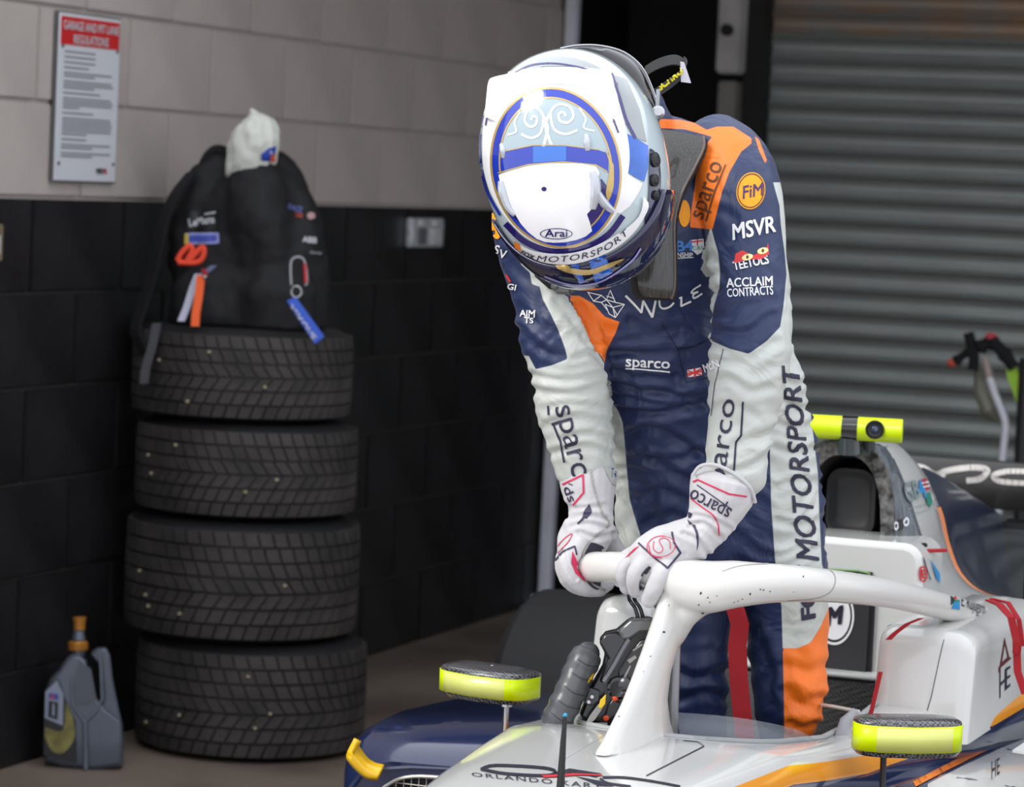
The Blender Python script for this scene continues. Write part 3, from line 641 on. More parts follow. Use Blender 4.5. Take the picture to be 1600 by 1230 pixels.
# ---------------- mirrors
def mirror(c, w, dp, h, yaw, name_label, ustalk, mtl):
    c = Vector(c); m_ = thing('mirror', None, None); m_.parent = car; m_.location = c-origin(car)
    Rz = Matrix.Rotation(yaw, 3, 'Z')
    out = []; n = 28
    for i in range(n):
        t = 2*math.pi*i/n; x, y = math.cos(t), math.sin(t)
        px_ = w/2*math.copysign(abs(x)**.33, x); py_ = dp/2*math.copysign(abs(y)**(.75 if y > 0 else .6), y)-(.018*(1-(px_/(w/2))**2) if y < 0 else 0)
        out.append(Vector((px_, py_, 0)))
    def ring(s_, z): return [c+Rz@Vector((p.x*s_, p.y*s_, z)) for p in out]
    g = G().loft([ring(.93, -h*.5-.007), ring(.985, -h*.5-.002), ring(1, -h*.5), ring(1, h*.5), ring(.985, h*.5+.003), ring(.92, h*.5+.006), ring(.7, h*.5+.008), ring(.3, h*.5+.009)])
    obj('mirror_shell', g, carbm, m_, smooth=50)
    fr = [i for i in range(n) if out[i].y < dp*.12]
    pts = [out[i % n] for i in range(13, n+3)]
    g = G(); rr = []
    for p in pts:
        q = p*1.012; rr.append([c+Rz@Vector((q.x, q.y-.0008, z)) for z in (-h*.47, h*.47)])
    g.sheet(rr); o = obj('fluorescent_band', g, fluo, m_, smooth=60); so_ = o.modifiers.new('s', 'SOLIDIFY'); so_.thickness = .0016
    g = G(); mid = pts[2:-4]
    g.sheet([[c+Rz@Vector((p.x*1.02*.93, p.y*1.02-.0022, z)) for z in (-h*.43, h*.43)] for p in mid]); o = obj('pale_film', g, pfluo, m_, smooth=60)
    o.modifiers.new('s', 'SOLIDIFY').thickness = .001
    a = c+Vector((0, 0, -h/2)); a = at(ustalk[0][0], ustalk[0][1], y=c.y); b = at(ustalk[1][0], ustalk[1][1], y=c.y-.01)
    obj('stalk', G().tube([a, b], .0062, 12, flat=.8).tube([a, a+(b-a)*.1], .010, 12), mtl, m_)
    obj('screw', G().ball(c+Vector((.0, .0, h*.5+.008)), (.004, .004, .002), n=10), steel, m_)
    return m_
mirror((-.346, .345, .630), .166, .085, .036, -.22, '', ((791, 1098), (788, 1166)), steel)
mirror((.345, .34, .618), .170, .06, .043, .58, '', ((1381, 1162), (1378, 1260)), blk)
# ---------------- sidepods
def sidepod(sg_):
    g = G(); rr = []
    for y, x1, zt in ((.40, .606, .460), (.42, .627, .478), (.47, .650, .500), (.56, .672, .510), (.70, .69, .508), (.95, .69, .495), (1.3, .65, .46), (1.7, .5, .44), (2.1, .34, .38)):
        q = [(.20, zt+.012), (.30, zt+.012), (.40, zt+.01), (.50, zt+.003), (x1-.04, zt-.008), (x1-.015, zt-.022), (x1, zt-.045), (x1+.004, zt-.08), (x1-.005, zt-.2), (x1-.03, .1)]
        rr.append([Vector((sg_*x, y, z)) for x, z in q])
    g.sheet(rr); return obj('sidepod', g, navy, car, smooth=60)
sL, sR = sidepod(-1), sidepod(1)
sLb = bvh(sL)
# inlet frame (faces forward) and mesh grille
IY = .405
inl = [Vector((-x, IY+(.0 if z > .4 else .0), z)) for x, z in ((.215, .452), (.30, .458), (.42, .457), (.50, .452), (.54, .436), (.558, .41), (.535, .34), (.5, .2), (.215, .2))]
outr = [Vector((-x, IY-.002, z)) for x, z in ((.20, .470), (.30, .473), (.42, .473), (.54, .469), (.587, .455), (.614, .42), (.610, .34), (.58, .1), (.2, .1))]
g = G(); g.loft([[p+Vector((0, .03, 0)) for p in inl], inl, outr], cap=False); obj('inlet_surround', g, navy, car, smooth=60)
g = G().tube(spline([p+Vector((0, -.001, -.004)) for p in inl[:8]], 4), .003, 8); obj('grille_frame', g, mat('grille_wire', (.55, .53, .48), .35, metal=.5), car)
wire = mat('grille_wire2', (.52, .5, .45), .4, metal=.4)
gg = obj('radiator_grille', G().box((-.37, IY+.03, .3), (.34, .004, .28)), mat('radiator_dark', (.008, .008, .02), .5), car)
for i in range(24):
    x = -.545+i*.0135
    if x < -.22: obj('grille_wire', G().tube([(x, IY+.004, .2), (x, IY+.004, .453 if x > -.50 else .453-(abs(x)-.50)*.5)], .0008, 5), wire, gg, smooth=0)
for i in range(18):
    z = .447-i*.0135; obj('grille_wire', G().tube([(-.545, IY+.003, z), (-.22, IY+.003, z)], .0008, 5), wire, gg, smooth=0)
e1 = spline([at(*p, d=5.205) for p in ((555, 1153), (552, 1163), (557, 1174), (569, 1190), (584, 1199), (599, 1203))], 4); e2 = spline([at(*p, d=5.185) for p in ((553, 1154), (541, 1180), (547, 1195), (564, 1212), (576, 1219), (590, 1221))], 4)
o = obj('yellow_edge_band', G().sheet([[a_, a_.lerp(b_, .5)-FW*.002, b_] for a_, b_ in zip(e1, e2)]), goldo, car, smooth=60); o.modifiers.new('s', 'SOLIDIFY').thickness = .012
obj('sidepod_lip', G().tube([(-.600, .42, .385), (-.615, .44, .372), (-.635, .49, .36), (-.65, .6, .33)], .03, 12), mat('lip_rubber', (.03, .03, .033), .5, bump=.4), car)
# right sidepod livery, with a painted reflection
sRb = bvh(sR)
decal('orange_pinstripe', stroke(sp2([(1430, 1226), (1470, 1205), (1530, 1175), (1580, 1150), (1640, 1120)], 4), 9), orange, sRb, car, .0015, 12)
decal('white_livery', [[(1450, 1226), (1500, 1200), (1560, 1172), (1660, 1130), (1700, 1240), (1440, 1300)]], white, sRb, car, .0012, 12)
decal('emblem_reflection', ('HE', [(1549, 1192), (1562, 1186), (1562, 1210), (1549, 1220)]), decb, sRb, car, .0025)  # mirrored reflection of the lettering, painted onto the sidepod
obj('winglet', G().prism([at(1582, 1176, d=5.0), at(1606, 1160, d=5.05), at(1606, 1180, d=5.0)], (0, 0, .004)), white, car)
# rear wing
wy = 2.45
g = G(); prf = [(wy+.00, .77), (wy-.012, .80), (wy-.01, .85), (wy, .874), (wy+.02, .876), (wy+.06, .86), (wy+.09, .82), (wy+.05, .775)]
g.loft([[Vector((x, y, z)) for y, z in prf] for x in (-.2, .46)]); rw = obj('rear_wing_plane', g, mat('wing_black', (.02, .019, .018), .3, coat=.3), car)
obj('rear_wing_plane_lower', G().box((.13, wy+.06, .735), (.66, .12, .012)), blk, car)
rwb = bvh(rw)
wcr = mat('wing_cream_print', (.55, .53, .5), .5)
decal('wing_lettering', stroke(sp2([(1424, 729), (1442, 731), (1462, 742), (1476, 737), (1502, 732), (1530, 731), (1543, 736), (1532, 748), (1512, 751)], 4), 9), wcr, rwb, car, .001)
decal('wing_lettering', stroke(sp2([(1600, 737), (1572, 737), (1553, 743), (1562, 752), (1600, 755)], 4), 8), wcr, rwb, car, .001)
decal('wing_lettering', stroke(sp2([(1476, 742), (1462, 744)], 2), 7), wcr, rwb, car, .0012)
obj('rear_wing_endplate', G().box((.47, wy+.02, .68), (.015, .32, .42)), blk, car)
for x in (-.06, .09): obj('rear_wing_pillar', G().box((x, wy+.04, .55), (.012, .08, .44)), blk, car)
obj('gearbox', G().box((.0, 2.55, .35), (.2, .5, .2), bev=.03), blk, car)
g = G()
for z in (.4, .47, .54, .61): obj('rear_suspension_arm', G().tube([(.08, 2.1, z), (.62, 2.0+z*.2, z-.06)], .011, 8), blk, car)
# rear wheels
def wheel(x):
    t = thing('rear_wheel', None, None); t.parent = car; t.location = Vector((x, 1.95, .285))-origin(car); c = Vector((x, 1.95, .285))
    w_ = .25; R0 = .285
    obj('wheel_tyre', G().lathe(c, [(.17, -w_*.48), (.22, -w_*.5), (.262, -w_*.47), (R0-.004, -w_*.38), (R0, 0), (R0-.004, w_*.38), (.262, w_*.47), (.22, w_*.5), (.17, w_*.48)], 48, axis=(1, 0, 0)), mat('wheel_rubber', (.009, .009, .0095), .75), t)
    obj('wheel_rim', G().lathe(c, [(.168, -w_*.4), (.15, -w_*.3), (.05, -w_*.2), (.05, w_*.2), (.15, w_*.3), (.168, w_*.4)], 32, axis=(1, 0, 0)), blkg, t)
wheel(-.76); wheel(.76)
obj('floor_plank', G().box((0, .75, .06), (1.25, 2.6, .04), bev=.01), blk, car)
# front axle, out of frame below but carrying the nose
for sx in (1, -1):
    for z in (.22, .4): obj('front_suspension_arm', G().tube([(sx*.12, -.95, z), (sx*.6, -.95, .28)], .01, 8), blk, car)
    t = thing('front_wheel', None, None); t.parent = car; c = Vector((sx*.72, -.95, .27)); t.location = c-origin(car)
    obj('wheel_tyre', G().lathe(c, [(.17, -.09), (.22, -.1), (.262, -.085), (.27, 0), (.262, .085), (.22, .1), (.17, .09)], 40, axis=(1, 0, 0)), mat('front_rubber', (.02, .02, .021), .6), t)
    obj('wheel_rim', G().lathe(c, [(.168, -.08), (.05, -.05), (.05, .05), (.168, .08)], 32, axis=(1, 0, 0)), blkg, t)
# nose lettering, panel lines
nb = bvh(*[c for c in car.children if c.name.startswith('monocoque_half')])
decal('panel_gap', stroke([(1010, 1213), (1100, 1167)], 1.6), decb, nb, car, .001)
decal('panel_gap', stroke([(1068, 1158), (1090, 1160), (1100, 1167)], 1.0), decb, nb, car, .001)
decal('panel_gap', stroke([(880, 1188), (960, 1140)], .8), mat('seam2', (.45, .45, .45), .4), nb, car, .001)
def lett(pts, w_, m=decb, cl=False, off=.0012): decal('sponsor_lettering', stroke(pts, w_, cl), m, nb, car, off, 8)
lett(sp2([(752, 1203), (775, 1197), (850, 1201), (868, 1208), (850, 1213), (790, 1210), (752, 1203)], 4), 4.5)
decal('sponsor_lettering', [[(856, 1212), (890, 1202), (940, 1210), (932, 1216), (895, 1208), (876, 1214)]], decb, nb, car, .0012)
decal('sponsor_lettering', [[(846, 1213), (900, 1210), (942, 1212), (940, 1214), (905, 1213), (850, 1217)]], decr, nb, car, .0016)
decal('sponsor_lettering', [[(898, 1214), (940, 1222), (960, 1230), (935, 1229), (915, 1220)]], decb, nb, car, .0012)
lett(sp2([(942, 1216), (975, 1216), (1020, 1222), (1062, 1230)], 4), 3.5); lett(sp2([(938, 1218), (950, 1225), (985, 1230)], 4), 3.5)
decal('sponsor_lettering', ('ORLANDO KART', [(736, 1208), (940, 1226), (940, 1234), (738, 1214)]), decb, nb, car, .0012, 8, space=1.2)
# antenna on the nose
an = obj('antenna', G().tube([at(883, 1119, d=4.15), at(880, 1160, d=4.15), at(874, 1260, d=4.15)], [.0026, .0040, .0062], 12), blk, car)
obj('antenna_tip', G().ball(at(883, 1118, d=4.15), .0031, n=10), mat('tip_blue', (.03, .3, .5), .4), an)
# ================================================================ driver
drv = thing('person', 'racing driver in navy and white race suit and white helmet, bent forward gripping the halo', 'person', (0, .55, .25))
def paintmat(name, cols, rough=.5, wr=.4):
    """base colour plus two sewn-in cloth colours whose seams are stored as signed distances on the mesh"""
    m = bpy.data.materials.new(name); m.use_nodes = True; n = m.node_tree.nodes; l = m.node_tree.links; b = n['Principled BSDF']
    prev = None
    for i, (an, c) in enumerate(cols):
        if an is None:
            r = n.new('ShaderNodeRGB'); r.outputs[0].default_value = (*c, 1); prev = r.outputs[0]; continue
        a = n.new('ShaderNodeAttribute'); a.attribute_name = an
        mr = n.new('ShaderNodeMapRange'); mr.inputs['From Min'].default_value = -.6; mr.inputs['From Max'].default_value = .6
        l.new(a.outputs['Fac'], mr.inputs['Value']); mx = n.new('ShaderNodeMix'); mx.data_type = 'RGBA'
        l.new(mr.outputs[0], mx.inputs['Factor']); l.new(prev, mx.inputs[6]); mx.inputs[7].default_value = (*c, 1); prev = mx.outputs[2]
    l.new(prev, b.inputs['Base Color']); b.inputs['Roughness'].default_value = rough; b.inputs['Specular IOR Level'].default_value = .55; b.inputs['Sheen Weight'].default_value = .1; b.inputs['Sheen Roughness'].default_value = .4
    t = n.new('ShaderNodeTexCoord'); n1 = n.new('ShaderNodeTexNoise'); n1.inputs['Scale'].default_value = 10; n1.inputs['Detail'].default_value = 3; n1.inputs['Distortion'].default_value = 1.2
    n2 = n.new('ShaderNodeTexNoise'); n2.inputs['Scale'].default_value = 900
    l.new(t.outputs['Object'], n1.inputs[0]); l.new(t.outputs['Object'], n2.inputs[0])
    b1 = n.new('ShaderNodeBump'); b1.inputs['Distance'].default_value = .03; b1.inputs['Strength'].default_value = wr
    b2 = n.new('ShaderNodeBump'); b2.inputs['Distance'].default_value = .0005; b2.inputs['Strength'].default_value = .3
    l.new(n1.outputs[0], b1.inputs['Height']); l.new(n2.outputs[0], b2.inputs['Height']); l.new(b1.outputs[0], b2.inputs['Normal']); l.new(b2.outputs[0], b.inputs['Normal'])
    return m
def limb(g, secs, n=24, steps=4):
    """secs: (u, v, depth, half-width px, half-depth m) down the limb"""
    S4 = spline([(u, v, d*1000) for u, v, d, _, _ in secs], steps); R4 = spline([(w, r*1000, 0) for _, _, _, w, r in secs], steps)
    P3 = [at(p.x, p.y, d=p.z/1000) for p in S4]; rings = []
    for i, (p, q) in enumerate(zip(P3, R4)):
        t = (P3[min(i+1, len(P3)-1)]-P3[max(i-1, 0)]).normalized(); s_ = t.cross(FW).normalized(); f_ = s_.cross(t).normalized()
        w_ = q.x*S4[i].z/1000/F; rings.append([p+s_*w_*math.cos(2*math.pi*k/n)+f_*(q.y/1000)*math.sin(2*math.pi*k/n) for k in range(n)])
    def capr(r, nxt, f): c = sum(r, Vector())/len(r); o = (c-sum(nxt, Vector())/len(nxt)).normalized()*f; return [c+(p-c)*.7+o for p in r], [c+(p-c)*.3+o*1.5 for p in r]
    a, b = capr(rings[0], rings[1], .015); c, d = capr(rings[-1], rings[-2], .015)
    g.loft([b, a]+rings+[c, d]); return S4
def voxel(g, vs, smooth=6, name='tmp'):
    o = obj(name, g, [], None, smooth=0) if False else bpy.data.objects.new(name, mesh_of(g, name)); COL.objects.link(o)
    r = o.modifiers.new('r', 'REMESH'); r.mode = 'VOXEL'; r.voxel_size = vs
    s_ = o.modifiers.new('s', 'SMOOTH'); s_.iterations = smooth; s_.factor = .5
    bpy.context.view_layer.update(); me = bpy.data.meshes.new_from_object(o.evaluated_get(bpy.context.evaluated_depsgraph_get())); bpy.data.objects.remove(o); return me
g = G()
SP = limb(g, [(1085, 226, 5.02, 50, .05), (1060, 254, 5.0, 115, .09), (1020, 300, 4.98, 165, .115), (1000, 370, 4.97, 178, .125), (1015, 450, 4.99, 165, .12), (1055, 530, 5.02, 150, .115), (1092, 600, 5.05, 158, .115), (1110, 680, 5.09, 160, .12), (1122, 760, 5.12, 162, .125), (1128, 830, 5.14, 162, .12), (1134, 880, 5.15, 155, .105)], 36)
SLr = limb(g, [(1070, 840, 5.14, 88, .10), (1080, 900, 5.15, 74, .095), (1086, 960, 5.15, 60, .085), (1088, 1020, 5.15, 50, .075), (1088, 1080, 5.16, 48, .068), (1090, 1150, 5.17, 46, .06), (1092, 1230, 5.18, 44, .055), (1086, 1330, 5.19, 42, .05)])
SLl = limb(g, [(1205, 840, 5.14, 82, .10), (1218, 900, 5.15, 76, .095), (1228, 960, 5.15, 68, .085), (1232, 1020, 5.15, 62, .078), (1233, 1080, 5.15, 57, .07), (1228, 1130, 5.16, 48, .062), (1226, 1165, 5.16, 38, .05), (1228, 1230, 5.17, 40, .05), (1226, 1330, 5.18, 42, .05)])
SAl = limb(g, [(1105, 232, 4.97, 62, .06), (1140, 262, 4.92, 68, .068), (1160, 320, 4.86, 65, .064), (1167, 400, 4.83, 62, .06), (1174, 470, 4.80, 62, .06), (1174, 530, 4.79, 64, .062), (1168, 590, 4.79, 62, .06), (1160, 650, 4.80, 54, .054), (1152, 710, 4.80, 50, .048), (1152, 755, 4.81, 47, .045)])
SAr = limb(g, [(850, 290, 4.97, 60, .06), (826, 340, 4.96, 58, .06), (838, 400, 4.94, 58, .058), (858, 460, 4.93, 57, .056), (872, 520, 4.92, 62, .06), (890, 580, 4.92, 61, .06), (897, 640, 4.93, 59, .055), (909, 700, 4.94, 52, .048), (917, 745, 4.95, 46, .044)])
g.ball(at(985, 215, d=4.93), (.07, .07, .09))   # neck and head inside the helmet
me = voxel(g, .0048, 14)
chains = [('B', SP), ('B', SLr), ('B', SLl), ('L', SAl), ('R', SAr)]
AX = [(k, [(at(p.x, p.y, d=p.z/1000)) for p in S_]) for k, S_ in chains]
KA = [(k, p) for k, L in AX for p in L]
import mathutils.kdtree as kdt
def kd(key):
    pts = [p for k, p in KA if k == key]; t = kdt.KDTree(len(pts)); [t.insert(p, i) for i, p in enumerate(pts)]; t.balance(); return t
KT = {k: kd(k) for k in 'BLR'}
ELl = [(355, 1111), (400, 1099), (440, 1099), (470, 1103), (530, 1107), (600, 1105), (660, 1104), (790, 1096)]
ELr = [(300, 1228), (400, 1234), (500, 1240), (560, 1241), (620, 1231), (680, 1215), (790, 1205)]
ERr = [(440, 868), (468, 888), (500, 905), (560, 935), (600, 948), (650, 956), (790, 964)]
def limbof(p):
    dl, dr, db = KT['L'].find(p)[2], KT['R'].find(p)[2], KT['B'].find(p)[2]
    u, v, _ = pix(p)
    if v < 330: db += .0
    if dl < .085 and dl < db*.95+.012 and (v < 355 or lerp(ELl, v)-2 < u < lerp(ELr, v)+3): return 'L'
    if dr < .085 and dr < db*.95+.012 and (v < 440 or u < lerp(ERr, v)+2): return 'R'
    return 'B'
# cloth folds: grooves and rolls drawn along the cloth, for body B and sleeves L, R
CREASE = {'B': [([(953, 549), (1010, 553), (1070, 549)], 7, .006), ([(958, 579), (1000, 590), (1053, 590)], 6, .005), ([(949, 600), (1010, 611), (1075, 622), (1105, 618)], 7, .009), ([(953, 616), (1018, 630), (1075, 634)], 5, .006), ([(962, 640), (1027, 647), (1100, 632)], 7, .011),
  ([(979, 682), (1018, 668), (1053, 685), (1105, 716)], 8, .008), ([(1000, 712), (1053, 719), (1092, 707)], 7, .006), ([(1018, 722), (1070, 747), (1100, 775)], 8, .008), ([(992, 780), (1031, 767), (1079, 786)], 8, .005), ([(1010, 820), (1050, 805), (1100, 830)], 8, .004), ([(985, 500), (1020, 520), (1060, 512)], 7, .005),
  ([(905, 478), (922, 510), (930, 545)], 6, .010), ([(1215, 620), (1250, 640), (1275, 632)], 6, .007), ([(1210, 700), (1240, 708), (1278, 700)], 7, .006), ([(1215, 590), (1245, 600), (1266, 590)], 5, .007), ([(1212, 660), (1245, 668), (1275, 660)], 5, .006), ([(1215, 760), (1250, 750), (1282, 752)], 6, .006), ([(1215, 815), (1250, 822), (1285, 812)], 6, .005),
  ([(1060, 1050), (1090, 1062), (1130, 1050)], 9, .007), ([(1062, 1095), (1100, 1080), (1132, 1092)], 8, .006), ([(1228, 1080), (1255, 1100), (1280, 1092)], 9, .006), ([(1235, 1130), (1255, 1138), (1272, 1130)], 6, .006), ([(1180, 990), (1200, 1040), (1205, 1100)], 9, .005), ([(1230, 1040), (1262, 1050), (1290, 1040)], 9, .004)],
 'R': [([(832, 586), (880, 596), (950, 585)], 6, .006), ([(836, 610), (893, 616), (945, 600)], 7, .007), ([(850, 640), (890, 632), (950, 640)], 6, .005), ([(854, 664), (901, 652), (953, 660)], 7, .006), ([(862, 708), (915, 698), (960, 712)], 6, .007), ([(811, 514), (845, 546), (884, 557)], 7, .007), ([(812, 480), (840, 508), (872, 520)], 8, .005), ([(870, 470), (895, 500), (918, 535)], 6, .005), ([(895, 560), (925, 552), (945, 570)], 5, .006), ([(788, 400), (815, 430), (842, 440)], 8, .004), ([(880, 685), (920, 678), (955, 686)], 5, .005)],
 'L': [([(1112, 538), (1150, 556), (1170, 553)], 6, .006), ([(1118, 562), (1165, 566), (1210, 535)], 7, .007), ([(1109, 600), (1139, 590), (1170, 612), (1200, 606)], 7, .006), ([(1106, 640), (1140, 632), (1180, 650)], 7, .005), ([(1150, 695), (1183, 684), (1212, 672)], 8, .007), ([(1140, 735), (1175, 728), (1205, 705)], 6, .008), ([(1118, 494), (1152, 480), (1210, 471)], 8, .006), ([(1110, 512), (1161, 522), (1205, 492)], 7, .006), ([(1112, 400), (1130, 430), (1120, 460)], 7, .005), ([(1128, 330), (1150, 345), (1140, 375)], 8, .004), ([(1200, 420), (1220, 440), (1232, 470)], 7, .005), ([(1100, 420), (1110, 428), (1125, 424)], 5, .008), ([(1098, 450), (1108, 458), (1122, 452)], 5, .008)],
 'G': [([(1078, 822), (1100, 818), (1126, 840)], 4, .004), ([(1086, 806), (1112, 812), (1140, 826)], 4, .003), ([(1068, 834), (1092, 846), (1106, 866)], 4, .004), ([(1040, 838), (1060, 846), (1070, 866)], 4, .002), ([(890, 811), (915, 805), (948, 811)], 4, .004), ([(892, 823), (920, 818), (950, 827)], 4, .003), ([(905, 832), (930, 840), (958, 834)], 4, .004), ([(880, 788), (905, 795), (945, 790)], 4, .002), ([(880, 862), (886, 885), (900, 905)], 3, .003)]}
CREASE = {k: [([(a, b) for a, b in zip(sp2(L, 4), sp2(L, 4)[1:])], w_, h_, min(p[1] for p in L)-3*w_, max(p[1] for p in L)+3*w_) for L, w_, h_ in v] for k, v in CREASE.items()}
def crease(k, x, y):
    t = 0
    for segs, w_, h_, y0, y1 in CREASE[k]:
        if not y0 < y < y1: continue
        best = 1e9; sg = 0; al = 0
        for (ax, ay), (bx, by) in segs:
            dx, dy = bx-ax, by-ay; q = max(0, min(1, ((x-ax)*dx+(y-ay)*dy)/(dx*dx+dy*dy))); ex, ey = x-ax-dx*q, y-ay-dy*q; dd = ex*ex+ey*ey
            if dd < best: best = dd; sg = ey*dx-ex*dy
        d = math.sqrt(best)*(1 if sg > 0 else -1); e = d/w_
        t += h_*(-math.exp(-e*e)+.75*math.exp(-(e+1.7)**2)+.35*math.exp(-(e-1.9)**2))
    return t
nv = len(me.vertices); nrm = [v.normal.copy() for v in me.vertices]; lab = []
def fold(u, v, lam, warp, ax=0): 
    q = noise.noise(Vector((u/85, v/85, 3.1+ax)))*warp; s_ = math.sin(math.pi*((v+u*.25*ax)/lam+q)); return (1-s_*s_)**1.6-.4
for v, nn in zip(me.vertices, nrm):
    u_, v_, _ = pix(v.co); k = limbof(v.co); lab.append(k)
    m1 = .5+.5*noise.noise(Vector((u_/55, v_/60, 7.))); a = 0
    if k in 'LR':
        el = math.exp(-((v_-(560 if k == 'L' else 570))/90)**2); cf = math.exp(-((v_-715)/40)**2)
        a = (.0050*el+.0045*cf+.0012)*fold(u_, v_, 44, 2.6, 1 if k == 'R' else -1)*m1*1.6
    else:
        be = math.exp(-((v_-600)/70)**2); th_ = math.exp(-((v_-830)/110)**2); sd_ = math.exp(-((u_-1285)/32)**2)
        a = (.008*be+.004*th_+.0025)*fold(u_, v_, 48, 2.2, .6)*m1*1.7
        if v_ < 900: a += .005*sd_*fold(u_, v_, 34, .8, 0)
        if v_ > 980: a += .0045*fold(u_, v_, 75, 1.0, 1.5)*m1
    a += .0035*noise.noise(Vector((u_/48, v_/70, 5.)))*(1 if k == 'B' else .8)+.0014*noise.noise(Vector((u_/26, v_/26, 1.)))
    v.co += nn*(a*(.45 if k in 'LR' else .75)+crease(k, u_, v_)*(.5 if k in 'LR' else .8))
me.update()
def sdpoly(px_, py_, poly):
    d = 1e9; inside = False; n = len(poly)
    for i in range(n):
        x1, y1 = poly[i]; x2, y2 = poly[(i+1) % n]
        dx, dy = x2-x1, y2-y1; t = max(0, min(1, ((px_-x1)*dx+(py_-y1)*dy)/(dx*dx+dy*dy+1e-9)))
        d = min(d, (px_-x1-dx*t)**2+(py_-y1-dy*t)**2)
        if (y1 > py_) != (y2 > py_) and px_ < (x2-x1)*(py_-y1)/(y2-y1)+x1: inside = not inside
    d = math.sqrt(d); return d if inside else -d
EP = [(1030, 186), (1062, 187), (1085, 192), (1104, 203), (1120, 198), (1146, 198), (1174, 216), (1174, 224), (1158, 237), (1140, 268), (1128, 300), (1118, 340), (1113, 359), (1078, 355), (1080, 330), (1086, 290), (1088, 258), (1098, 232), (1113, 214), (1100, 210), (1070, 202), (1030, 200)]
WHITE = {'L': [[(1111, 355), (1116, 375), (1122, 395), (1125, 425), (1124, 450), (1116, 475), (1112, 500), (1110, 532), (1140, 545), (1170, 553), (1198, 533), (1219, 511), (1224, 480), (1229, 429), (1226, 395), (1220, 350), (1218, 321), (1208, 285), (1300, 285), (1300, 820), (1040, 820), (1040, 355)]],
 'R': [[(814, 399), (838, 418), (870, 452), (895, 468), (1000, 480), (1000, 790), (760, 790), (760, 556), (826, 556), (837, 577), (862, 571), (887, 561), (883, 545), (872, 515), (860, 490), (848, 467), (843, 448), (831, 444), (828, 426), (814, 413)]],
 'B': [[(944, 585), (953, 606), (957, 630), (966, 642), (973, 661), (977, 700), (979, 730), (984, 781), (990, 802), (1002, 841), (1012, 880), (1004, 905), (880, 905), (880, 585)],
       [(1180, 480), (1240, 486), (1249, 540), (1257, 590), (1266, 640), (1272, 690), (1278, 740), (1280, 800), (1284, 880), (1300, 940), (1282, 980), (1267, 1004), (1247, 1014), (1223, 1014), (1221, 947), (1211, 874), (1205, 789), (1203, 708), (1203, 640), (1196, 560)]]}
ORANGE = {'L': [EP, [(1179, 212), (1186, 218), (1198, 250), (1196, 256), (1186, 235)]], 'R': [], 'B': [EP, [(880, 462), (905, 462), (926, 474), (945, 495), (968, 503), (962, 520), (949, 545), (944, 569), (938, 575), (900, 575), (880, 500)],
       [(1223, 1013), (1247, 1013), (1267, 1004), (1282, 980), (1297, 945), (1340, 930), (1340, 1400), (1226, 1400), (1225, 1100)]]}
aw = me.attributes.new('seam_white', 'FLOAT', 'POINT'); ao = me.attributes.new('seam_orange', 'FLOAT', 'POINT')
W_, O_ = [], []
for v, k in zip(me.vertices, lab):
    u_, v_, _ = pix(v.co)
    W_.append(max([max(-30, sdpoly(u_, v_, p)) for p in WHITE[k]])); O_.append(max([-30]+[sdpoly(u_, v_, p) for p in ORANGE[k]]))
aw.data.foreach_set('value', W_); ao.data.foreach_set('value', O_)
suitm = paintmat('race_suit_cloth', [(None, (.010, .023, .085)), ('seam_white', (.56, .59, .55)), ('seam_orange', (.95, .19, .008))])
suit = obj('race_suit', me, suitm, drv, smooth=0); suit.data.shade_smooth()
for p in suit.data.polygons: p.use_smooth = True
sv = bvh(suit)
wp_ = mat('suit_white_print', (.82, .82, .82), .6); nvp = mat('suit_navy_print', (.03, .03, .06), .6); brn = mat('suit_brown_print', (.10, .045, .02), .6)
org = mat('suit_orange_badge', (.95, .36, .01), .6); red2 = mat('suit_red_print', (.65, .04, .04), .6); blu2 = mat('suit_blue_print', (.06, .22, .6), .6); grp = mat('suit_grey_print', (.28, .27, .28), .6)
def sd(name, what, m, off=.0016, step=5, **k): return decal(name, what, m, sv, suit, off, step, **k)
sd('shoulder_lettering', ('sparco', rowbox(1110, 299, 92, 27, 70)), brn, bold=-.005)
sd('shoulder_underline', stroke([(1104, 345), (1117, 300), (1134, 258)], 2), brn)
sd('round_badge', [ell(1173, 299, 22, 29, 36, rot=8)], org)
sd('round_badge_ring', ringpoly(ell(1173, 299, 20.5, 27, 36, rot=8), ell(1173, 299, 19, 25.2, 36, rot=8)), brn, .0022)
sd('round_badge_lettering', ('FiM', rowbox(1176, 299, 34, 19, 10)), mat('badge_navy', (.06, .03, .12), .6), .0024, 3, bold=.012, shear=.25)
sd('sleeve_lettering', ('MSVR', rowbox(1176, 357, 66, 25, 12)), wp_, step=4, bold=.02, shear=.2)
sd('sleeve_lettering', ('TEETOLS', rowbox(1173, 411, 54, 13, 12)), wp_, bold=.03)
sd('sleeve_emblem', [[(1147, 412), (1150, 397), (1160, 392), (1177, 400), (1196, 391), (1199, 380), (1201, 398), (1190, 406), (1170, 407)]], red2, .002)
for x, y in ((1168, 403), (1191, 393)):
    sd('sleeve_emblem_mark', [ell(x, y, 8.5, 5, 16, rot=-15)], mat('emblem_cream', (.9, .75, .35), .6), .0026, 3); sd('sleeve_emblem_mark', [ell(x, y, 2, 3, 10)], brn, .003, 3)
sd('sleeve_lettering', ('ACCLAIM', rowbox(1171, 441, 70, 14, 3)), wp_, bold=.018)
sd('sleeve_lettering', ('CONTRACTS', rowbox(1172, 456, 70, 13, 4)), wp_, bold=.015)
sd('sleeve_lettering', ('AIM', rowbox(825, 490, 23, 11, -2)), wp_, bold=.018); sd('sleeve_lettering', ('TS', rowbox(827, 501, 14, 9, -2)), wp_, bold=.02)
